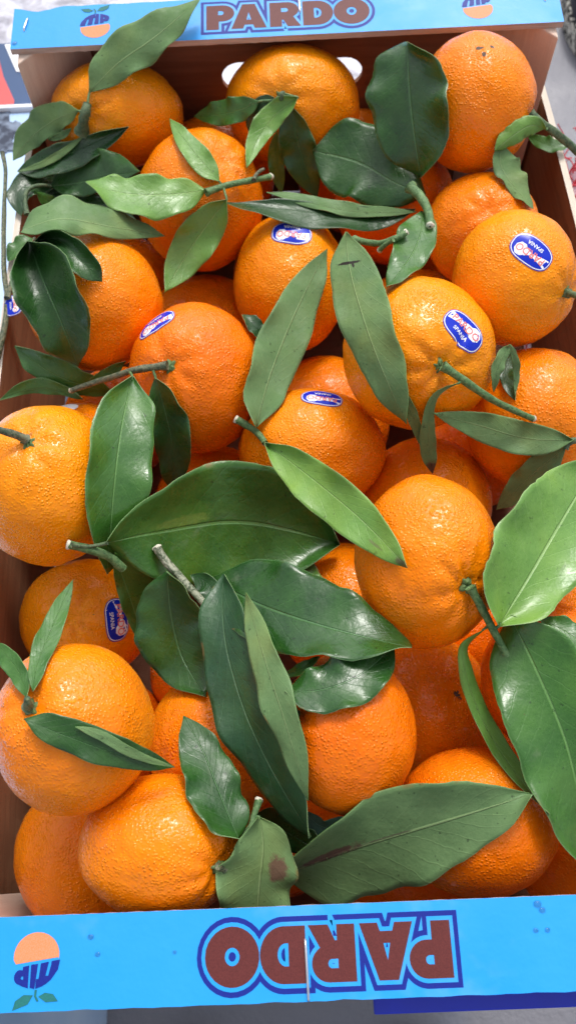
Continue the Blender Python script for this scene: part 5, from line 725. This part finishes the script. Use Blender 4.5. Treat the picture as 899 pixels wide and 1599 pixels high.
# bottom boards
for k in range(5):
    x0 = -.147+k*.0589; box_obj('bottom_board', x0, x0+.0584, -.2425, .2425, .004, .008, W_board, crate)
def side(sx):
    V, F = [], []; n = 24; zs = (.012, .110); T = .0036
    for i in range(n+1):
        y = -.2432+.4864*i/n; bow = .0095*(1-(y/.2432)**2)
        for z in zs:
            b = bow*(1 if z > .05 else .35)
            for t in (0, T): V.append((sx*(.1475+b+t), y, z))
    for i in range(n):
        a = i*4; b = a+4
        F += [(a, b, b+2, a+2), (a+1, a+3, b+3, b+1), (a+2, b+2, b+3, a+3), (a, a+1, b+1, b)]
    F += [(0, 2, 3, 1), (n*4, n*4+1, n*4+3, n*4+2)]
    fm = [0, 0, 1, 1]*n+[1, 1]
    o = mesh_obj('side_panel', V, F, [W_side, W_edge], crate, smooth=False, fm=fm)
    bm = bmesh.new(); bm.from_mesh(o.data); bmesh.ops.recalc_face_normals(bm, faces=bm.faces); bm.to_mesh(o.data); bm.free()
side(-1); side(1)
def end_panel(sy):
    # board with a long rounded hand hole, as a filled outline with depth
    hx, hz, hw, hh = HOLE_X, .1095, .0425, .0108
    outer = [(-.1475, .010), (.1475, .010), (.1475, ZT-TH-.0004), (-.1475, ZT-TH-.0004)]
    hole = arc(hx+hw-hh, hz, hh, hh, -90, 90, 10)+arc(hx-hw+hh, hz, hh, hh, 90, 270, 10)
    V, F = flat_from_splines([outer, hole], 0)
    yy = sy*.2430
    bm = bmesh.new(); vs = [bm.verts.new((v.x, yy, v.y)) for v in V]
    for f in F: bm.faces.new([vs[k] for k in f])
    r = bmesh.ops.extrude_face_region(bm, geom=bm.faces[:]); bmesh.ops.translate(bm, verts=[g for g in r['geom'] if isinstance(g, bmesh.types.BMVert)], vec=(0, sy*.003, 0))
    bmesh.ops.recalc_face_normals(bm, faces=bm.faces)
    me = bpy.data.meshes.new('end_panel'); bm.to_mesh(me); bm.free(); me.materials.append(W_board)
    link(bpy.data.objects.new('end_panel', me), crate)
end_panel(1); end_panel(-1)
def post(sx, sy):
    L = .034; x = sx*.1469; y = sy*.2424; zt = ZT-TH-.0003
    tri = [(x, y), (x-sx*L, y), (x, y-sy*L)]
    cen = [(x-sx*.0015, y-sy*.0015)]
    V = [(a, b, z) for z in (.008, zt) for a, b in tri]
    F = [(0, 1, 2), (3, 5, 4), (0, 3, 4, 1), (1, 4, 5, 2), (2, 5, 3, 0)]
    o = mesh_obj('corner_post', V, F, W_post, crate, smooth=False)
    bm = bmesh.new(); bm.from_mesh(o.data); bmesh.ops.recalc_face_normals(bm, faces=bm.faces); bm.to_mesh(o.data); bm.free()
    m = o.modifiers.new('b', 'BEVEL'); m.width = .0008; m.segments = 2
for sx in (-1, 1):
    for sy in (-1, 1): post(sx, sy)
def staple(parent, x, y, length, ang):
    c, s = cos(ang), sin(ang); h = length/2
    P = [(x-c*h, y-s*h, ZT-.001), (x-c*h, y-s*h, ZT+.0006), (x-c*h*.8, y-s*h*.8, ZT+.0009), (x+c*h*.8, y+s*h*.8, ZT+.0009), (x+c*h, y+s*h, ZT+.0006), (x+c*h, y+s*h, ZT-.001)]
    V, F = tube_data(P, [.0005]*6, 8); mesh_obj('staple', V, F, M_steel, parent)
def strip(sy):
    # thin board lying flat on posts and end panel; far outer edge chipped
    n = 90; V, F, fm = [], [], []
    ya, yb = Y0*sy, Y1*sy
    for i in range(n+1):
        x = -HW+2*HW*i/n
        ea = .0002*noise.noise(Vector((x*260, sy*3, 0)))+.0003*noise.noise(Vector((x*900, 1, 0)))
        eb = .0006*noise.noise(Vector((x*120, sy*5, 9)))
        if sy > 0 and x < -.125: eb -= .0035*max(0, 1-abs(x+.137)/.012)
        for (y, z) in ((ya+sy*ea*.4, ZT), (yb+sy*eb, ZT), (yb+sy*eb, ZT-TH), (ya+sy*ea*2, ZT-TH)): V.append((x, y, z))
    for i in range(n):
        a = i*4; b = a+4
        for k, m in ((0, 0), (1, 1), (2, 1), (3, 1)):
            F.append((a+k, b+k, b+(k+1) % 4, a+(k+1) % 4)); fm.append(m)
    F += [(0, 1, 2, 3), (n*4+3, n*4+2, n*4+1, n*4)]; fm += [1, 1]
    o = mesh_obj('top_strip', V, F, [M_print, W_stripedge], crate, smooth=False, fm=fm)
    bm = bmesh.new(); bm.from_mesh(o.data); bmesh.ops.recalc_face_normals(bm, faces=bm.faces); bm.to_mesh(o.data); bm.free()
    # wordmark, reading from the crate's middle on both strips
    hgt = .0185; sx_ = .0895/5.15
    cx = .0015 if sy > 0 else -.0013; sx_ *= 1 if sy > 0 else .975; cy = (Y0+Y1)/2*1.002
    for ch, V, F, z, mat in WM:
        P = []
        for v in V:
            a = (v.x-2.575)*sx_; b = (v.y-.5)*hgt
            P.append((sy*a+cx, sy*(cy+b), ZT+.00006+.00006*z))
        ob = mesh_obj('letter', P, F, mat, o, smooth=False)
    for lx in (-.1046, .1046):
        logo(o, sy*lx, sy*(Y0+Y1)/2, sy)
    if sy > 0:
        staple(o, -.1425, .2335, .0085, radians(80)); staple(o, .008, .2385, .012, radians(92)); staple(o, .1425, .2365, .008, radians(85))
    else:
        staple(o, -.009, -.2365, .019, radians(91)); staple(o, .139, -.235, .009, radians(88)); staple(o, -.141, -.235, .009, radians(95))
    return o
def logo(parent, x, y, s):
    R_ = .0083
    def put(name, pts_list, mat, z):
        V, F = flat_from_splines(pts_list, 0)
        mesh_obj(name, [(x+s*v.x*R_, y+s*v.y*R_, ZT+.0001+z*.00008) for v in V], F, mat, parent, smooth=False)
    a0 = 178; 
    put('emblem_fruit', [arc(0.05, -.28, .98, .92, 170, 370, 24)+[(.92, .02), (-.9, -.2)]], M_salmon, 0)
    # M and P bounded by the upper half circle
    put('emblem_letters', [[(-.98, -.10), (-.90, .28), (-.62, .66), (-.40, .82), (-.30, .86), (-.34, .50), (-.50, .50), (-.60, .1), (-.62, -.06)]], M_navy, 1)
    put('emblem_letters', [[(-.50, -.04), (-.30, .88), (.02, .98), (.02, .62), (-.10, .60), (-.16, .02)]], M_navy, 1.2)
    put('emblem_letters', [[(-.04, .03), (.06, .98), (.26, .94), (.26, .06)]], M_navy, 1.4)
    put('emblem_letters', [[(.34, .08), (.34, .95), (.62, .86)]+arc(.70, .52, .26, .28, 80, -80, 8)+[(.60, .26), (.60, .13)], [(.56, .48), (.56, .62)]+arc(.62, .55, .05, .06, 70, -70, 4)], M_navy, 1.6)
    put('emblem_leaf', [[(-.12, 1.28), (-.45, 1.50), (-.98, 1.48), (-.75, 1.20), (-.40, 1.14)]], M_leafink, 1)
    put('emblem_leaf', [[(.10, 1.22), (.30, 1.56), (.95, 1.78), (.85, 1.42), (.50, 1.20)]], M_leafink, 1)
    put('emblem_stem', [[(-.06, 1.02), (-.04, 1.25), (-.16, 1.45), (-.06, 1.46), (.06, 1.26), (.04, 1.02)]], M_leafink, 1.3)
far = strip(1); near = strip(-1)
# water drops on the strips
M_drop = NT('water'); M_drop.set(Roughness=.02); M_drop.b.inputs['Transmission Weight'].default_value = 1; M_drop.b.inputs['IOR'].default_value = 1.33; M_drop = M_drop.m
for i, (x, y, r) in enumerate(DROPS):
    V, F = [], []; n = 12
    for j in range(5):
        a = (pi/2)*j/4
        for k in range(n): V.append((r*cos(a)*cos(2*pi*k/n)*1.25, r*cos(a)*sin(2*pi*k/n), r*.45*sin(a)))
    for j in range(4):
        for k in range(n): F.append((j*n+k, j*n+(k+1) % n, (j+1)*n+(k+1) % n, (j+1)*n+k))
    o = mesh_obj('water_drop', V, F, M_drop); o.location = (x, y, ZT+.0001)
    tag(o, 'clear water drop on the '+('near' if y < 0 else 'far')+' blue strip'+DROPL[i], 'water drop', 'water drops on the blue strips')
# ------------------------------------------------------------------ stickers
def rrect(a, b, n=40, p=2.7):
    out = []
    for k in range(n):
        t = 2*pi*k/n; c, s = cos(t), sin(t)
        out.append((a*math.copysign(abs(c)**(2/p), c), b*math.copysign(abs(s)**(2/p), s)*(1+.10*cos(t*2) if False else 1)))
    return out
def disc(outl, rings=7):
    V = [(0, 0)]; F = []; n = len(outl)
    for j in range(1, rings+1):
        for k in range(n): V.append((outl[k][0]*j/rings, outl[k][1]*j/rings))
    for k in range(n): F.append((0, 1+k, 1+(k+1) % n))
    for j in range(rings-1):
        for k in range(n): a = 1+j*n; F.append((a+k, a+n+k, a+n+(k+1) % n, a+(k+1) % n))
    return V, F
def sticker(fr, root, c, d, A=.0108, B=.0068, blank=False, name='sticker', surf=None):
    c = Vector(c)*U; d = Vector(d)
    if fr:
        dl = fr.local(c).normalized(); nr = fr.normal(dl)
        if nr.dot(Vector(CAM_M_T)-c) < 0: nr = -nr
        org = fr.point(dl)
    else: nr = surf; org = c
    tx = (d-nr*d.dot(nr)).normalized(); ty = nr.cross(tx)
    def place(x, y, h):
        p = org+tx*x+ty*y
        if fr: return fr.point(fr.local(p), h)-root.location
        return p+nr*h-(root.location if root is not None else org)
    layers = [('backing', disc(rrect(A, B)), M_st_white if blank else M_st_rim, .00025)]
    if not blank:
        layers += [('white_ring', disc(rrect(A*.955, B*.93)), M_st_white, .00032), ('blue_field', disc(rrect(A*.915, B*.865)), M_st_navy, .00039)]
    base = None
    for nm, (V, F), mat, h in layers:
        o = mesh_obj(name if base is None else nm, [place(x, y, h) for x, y in V], F, mat, root if base is None else base)
        if base is None:
            base = o
            if root is None: o.location = org
    if blank: return base
    s = A/.0108
    band = []
    outl = [(-.0084, .0036), (.0035, .0038), (.0050, .0050), (.0075, .0050), (.0092, .0030), (.0092, .0005), (.0075, -.0013), (.0050, -.0012), (.0035, 0), (-.0084, -.0012)]
    V, F = disc([(x*s*.97-.0004*s-.0007*s, y*s-.0016*s) for x, y in outl], 4); V = [(x, y) for x, y in V]
    cx = .0003*s; 
    mesh_obj('white_band', [place(x, y+.0018*s, .00046) for x, y in [(vx, vy) for vx, vy in V]], F, M_st_white, base)
    V, F = text_flat('PARDO', .0042*s, .00006*s)
    xs = [v.x for v in V]; w = max(xs)-min(xs); k = .0148*s/w
    mesh_obj('lettering', [place(v.x*k, (v.y-.0006*s)*1.15+.0007*s, .00054) for v in V], F, M_st_red, base)
    V, F = text_flat('SPANIA', .0024*s, .00003*s)
    xs = [v.x for v in V]; w = max(xs)-min(xs); k = .0082*s/w
    mesh_obj('lettering', [place(v.x*k, v.y*1.1-.0036*s, .00054) for v in V], F, M_st_white, base)
    return base
for key, c, d, A, B, blank in STICKERS:
    if key == 'rim':
        o = sticker(None, None, c, d, A, B, False, 'fruit_sticker', Vector((-.25, -.1, .95)).normalized())
        tag(o, 'round blue fruit sticker stuck on the left wall rim behind the dark leaf', 'sticker')
    else: sticker(FR[key], ROOT[key], c, d, A, B, blank)
# dark blemishes on the far right fruit
M_blem = plain('blemish', (.10, .07, .05), .8, bump=.0002, scale=2000)
for key, c, r in BLEM:
    fr = FR[key]; c = Vector(c)*U; dl = fr.local(c).normalized(); x, y, a = frame_from(dl)
    V = [fr.point(dl, .0001)-fr.c]; F = []; n = 14
    for k in range(n):
        t = 2*pi*k/n; rr = r/.034*(1+.4*noise.noise(Vector((k*.7, r*1e4, c.x*900)))); V.append(fr.point(dl+(x*cos(t)*1.3+y*sin(t))*rr, .00005)-fr.c)
    for k in range(n): F.append((0, 1+k, 1+(k+1) % n))
    mesh_obj('blemish', V, F, M_blem, ROOT[key])
# ------------------------------------------------------------------ surroundings
def floor_mat():
    t = NT('concrete'); o = t.obj(); n = t.noise(o, 9, 6, .65); n2 = t.noise(o, 160, 4, .6); n3 = t.noise(o, 2.2, 3, .6, 1.2)
    c = t.mix(n, (.13, .13, .15), (.20, .20, .23)); c = t.mix(t.ramp(n3, (.45, .7, 0, .5)), c, (.15, .18, .25)); c = t.mix(t.ramp(n2, (.62, .75, 0, .4)), c, (.10, .10, .11))
    t.l(c, t.b.inputs['Base Color']); t.l(t.ramp(n, (.3, .7, .35, .6)), t.b.inputs['Roughness']); t.l(t.bump(n2, .001), t.b.inputs['Normal']); return t.m
FZ = -.30
fl = mesh_obj('floor', [(-6, -6, FZ), (6, -6, FZ), (6, 6, FZ), (-6, 6, FZ)], [(0, 1, 2, 3)], floor_mat(), smooth=False); struct(fl)
# low stack the crate stands on
M_pallet = wood_mat('stack_wood', (.30, .20, .13), (.42, .30, .20), 0)
st = thing('wooden_stand', 'low slatted wooden stand under the fruit crate', 'stand')
for k in range(5): box_obj('slat', -.14, .14, -.235+k*.105, -.185+k*.105, -.012, .0035, M_pallet, st)
for sx in (-1, 1):
    for sy in (-1, 1): box_obj('leg', sx*.11-.02, sx*.11+.02, sy*.19-.02, sy*.19+.02, FZ+.0002, -.0125, M_pallet, st)
for sy in (-1, 1): box_obj('rail', -.088, .088, sy*.19-.01, sy*.19+.01, -.05, -.0128, M_pallet, st)
# navy card band under the near strip (part of the crate's end)
M_navyc = plain('navy_card', (.002, .022, .55), .35, bump=.0003, scale=60)
o = box_obj('card_band', .0155, .145, -.2560, -.2462, .1215, .1245, M_navyc, crate)
# white crumpled sheet on the floor beyond the crate
def sheet_mat():
    t = NT('white_sheet'); o = t.obj(); n = t.noise(o, 26, 5, .6, .8); n2 = t.noise(o, 7, 3)
    c = t.mix(t.ramp(n, (.42, .66)), (.60, .60, .68), (.30, .29, .34)); c = t.mix(t.ramp(n2, (.55, .7, 0, .5)), c, (.70, .72, .80))
    t.l(c, t.b.inputs['Base Color']); t.set(Roughness=.4); t.l(t.bump(n, .01), t.b.inputs['Normal']); return t.m
V, F = [], []; nx, ny = 60, 60
for i in range(nx+1):
    for j in range(ny+1):
        x = -.85+1.02*i/nx; y = .50+.95*j/ny
        V.append((x, y, FZ+.006+.02*(noise.noise(Vector((x*6, y*6, 0)))+.5)+.006*noise.noise(Vector((x*22, y*22, 3)))+.004))
for i in range(nx):
    for j in range(ny): a = i*(ny+1)+j; F.append((a, a+ny+1, a+ny+2, a+1))
o = mesh_obj('plastic_sheet', V, F, sheet_mat()); m = o.modifiers.new('t', 'SOLIDIFY'); m.thickness = .002
tag(o, 'crumpled whitish plastic sheet on the floor beyond the far left corner', 'sheet')
# pale blue box on the left
def pale_mat():
    t = NT('pale_blue_board'); o = t.obj(); n = t.noise(o, 7, 3); n2 = t.noise(o, 90, 4, .6)
    c = t.mix(t.ramp(n, (.35, .65)), (.52, .68, .90), (.36, .54, .80)); c = t.mix(t.ramp(n2, (.66, .8, 0, .4)), c, (.35, .45, .60))
    t.l(c, t.b.inputs['Base Color']); t.set(Roughness=.28); return t.m
M_pale = pale_mat(); M_white = plain('white_board', (.84, .86, .90), .45, scale=60, var=.04); M_black = ink('print_black', (.03, .04, .07), (.20, .25, .34), 90, .4, .65)
pb = thing('cardboard_box', 'pale blue glossy box beside the left wall of the crate', 'box')
box_obj('body', -.50, -.175, -.32, .3535, FZ+.0003, -.012, M_pale, pb, .002)
box_obj('rim', -.50, -.175, .3540, .3575, FZ+.0003, -.008, M_white, pb, .0008)
for k, (x, y, r) in enumerate(((-.222, .345, .010), (-.216, .332, .008), (-.225, .322, .009), (-.209, .338, .004), (-.214, .318, .005))):
    n = 18; V = [(x, y, -.0116+.0002*k)]+[(x+r*(1+.5*noise.noise(Vector((cos(2*pi*q/n)*1.5, sin(2*pi*q/n)*1.5, k))))*cos(2*pi*q/n), y+1.3*r*(1+.5*noise.noise(Vector((cos(2*pi*q/n)*1.5, sin(2*pi*q/n)*1.5, k+5))))*sin(2*pi*q/n), -.0116+.0002*k) for q in range(n)]
    mesh_obj('printed_blot', V, [(0, 1+q, 1+(q+1) % n) for q in range(n)], M_black, pb, smooth=False)
# printed carton behind it
M_cnavy = plain('carton_navy', (.012, .055, .16), .35, scale=40); M_cred = plain('carton_red', (.62, .07, .07), .4, scale=40)
kb = thing('cardboard_box', 'navy carton with a red printed band behind the pale blue box', 'box')
V, F = [], []; box(V, F, -.52, -.196, .362, .450, FZ+.0003, -.0305); mesh_obj('body', V, F, M_cnavy, kb, smooth=False)
mesh_obj('red_band', [(-.515, .364, -.0300), (-.2205, .364, -.0300), (-.2200, .385, -.0300), (-.231, .412, -.0300), (-.240, .445, -.0300), (-.515, .445, -.0300)], [(0, 1, 2, 3, 4, 5)], M_cred, kb, smooth=False)
mesh_obj('white_corner', [(-.2205, .4165, -.0298), (-.1965, .4165, -.0298), (-.1965, .448, -.0298), (-.2330, .448, -.0298)], [(0, 1, 2, 3)], M_white, kb, smooth=False)
# red net bag on the right
nb = thing('net_bag', 'red net bag with pale contents standing right of the crate', 'bag')
def blob(c, r, n=40, m=26, amp=.06):
    V, F = [], []
    for i in range(m+1):
        th = pi*i/m
        for k in range(n):
            ph = 2*pi*k/n; d = Vector((sin(th)*cos(ph), sin(th)*sin(ph), cos(th))); q = 1+amp*noise.noise(d*2.6)+amp*.5*noise.noise(d*7)
            V.append((c[0]+r[0]*d.x*q, c[1]+r[1]*d.y*q, c[2]+r[2]*d.z*q))
    for i in range(m):
        for k in range(n): F.append((i*n+k, (i+1)*n+k, (i+1)*n+(k+1) % n, i*n+(k+1) % n))
    return V, F
BC, BR = (.258, .210, -.122), (.068, .105, .170)
M_bagin = plain('bag_contents', (.72, .52, .58), .5, bump=.002, scale=60, var=.3)
V, F = blob(BC, BR, amp=.10); mesh_obj('contents', V, F, M_bagin, nb)
M_net = plain('net_red', (.62, .03, .05), .45, scale=200)
V, F = [], []
for fam in (1, -1):
    for s_ in range(26):
        P = []
        for q in range(40):
            th = pi*(.06+.88*q/39); ph = 2*pi*s_/26+fam*1.3*th
            d = Vector((sin(th)*cos(ph), sin(th)*sin(ph), cos(th))); kk = 1.035+.10*noise.noise(d*2.6)+.05*noise.noise(d*7)+.012*noise.noise(d*30)
            P.append((BC[0]+BR[0]*d.x*kk, BC[1]+BR[1]*d.y*kk, BC[2]+BR[2]*d.z*kk))
        v, f = tube_data(P, [.0009]*len(P), 5); b = len(V); V += v; F += [tuple(b+i for i in x) for x in f]
rn = random.Random(5)
for s_ in range(26):
    a = Vector((.200+rn.uniform(0, .05), .255+rn.uniform(-.02, .05), .0)); P = [a+Vector((0, 0, -.03))]
    for q in range(7): P.append(P[-1]+Vector((rn.uniform(-.006, .004), rn.uniform(-.004, .007), rn.uniform(.001, .007))))
    v, f = tube_data(P, [.0005]*len(P), 5); b = len(V); V += v; F += [tuple(b+i for i in x) for x in f]
struct(mesh_obj('netting', V, F, M_net, nb), 'stuff')
# shoes at the edges
def shoe(label, x, y, ang, upper, sole, L=.27, W=.095):
    t = thing('shoe', label, 'shoe', None, (x, y, FZ+.0005)); t.rotation_euler = (0, 0, ang)
    def shell(z0, z1, ex, top):
        V, F = [], []; n = 36; rings = 7
        for j in range(rings+1):
            f = j/rings; z = z0+(z1-z0)*f; sh = (1-.5*f**3) if top else 1
            for k in range(n):
                ph = 2*pi*k/n; w = W/2*(1+.10*cos(ph))*ex
                V.append((w*sin(ph)*sh, L/2*cos(ph)*ex*(sh if cos(ph) > 0 else 1), z*(1 if not top else (1-.35*max(0, cos(ph))))))
        for j in range(rings):
            for k in range(n): F.append((j*n+k, j*n+(k+1) % n, (j+1)*n+(k+1) % n, (j+1)*n+k))
        F.append(tuple(reversed(range(n)))); F.append(tuple(rings*n+k for k in range(n))); return V, F
    V, F = shell(0, .026, 1.0, False); mesh_obj('sole', V, F, sole, t)
    V, F = shell(.0262, .085, .93, True); mesh_obj('upper', V, F, upper, t)
M_sole = ink('sole_mottled', (.02, .02, .02), (.62, .60, .52), 160, .50, .56, .6); M_upd = plain('shoe_upper', (.018, .022, .035), .6, bump=.001, scale=400)
M_bl = plain('black_rubber', (.02, .018, .018), .5)
shoe('dark shoe with a mottled black and white sole at the far right', .405, .800, radians(168), M_upd, M_sole, .24, .10)
shoe('black shoe toe showing below the near strip left of the wordmark centre', -.108, -.452, radians(2), M_upd, M_bl)
shoe('brownish dark shoe toe below the navy card band', .055, -.454, radians(-4), plain('shoe_brown', (.06, .045, .04), .6), M_bl)
# scrap of white paper
V, F = [], []
for i in range(13):
    for j in range(5): V.append((-.30+.135*i/12, -.365+.062*j/4-.02*(i/12)**2, FZ+.002+.003*(noise.noise(Vector((i*.5, j*.6, 2)))+1)))
for i in range(12):
    for j in range(4): a = i*5+j; F.append((a, a+5, a+6, a+1))
o = mesh_obj('paper_scrap', V, F, M_white); m = o.modifiers.new('t', 'SOLIDIFY'); m.thickness = .0004
tag(o, 'scrap of white paper on the floor below the near left corner', 'paper')
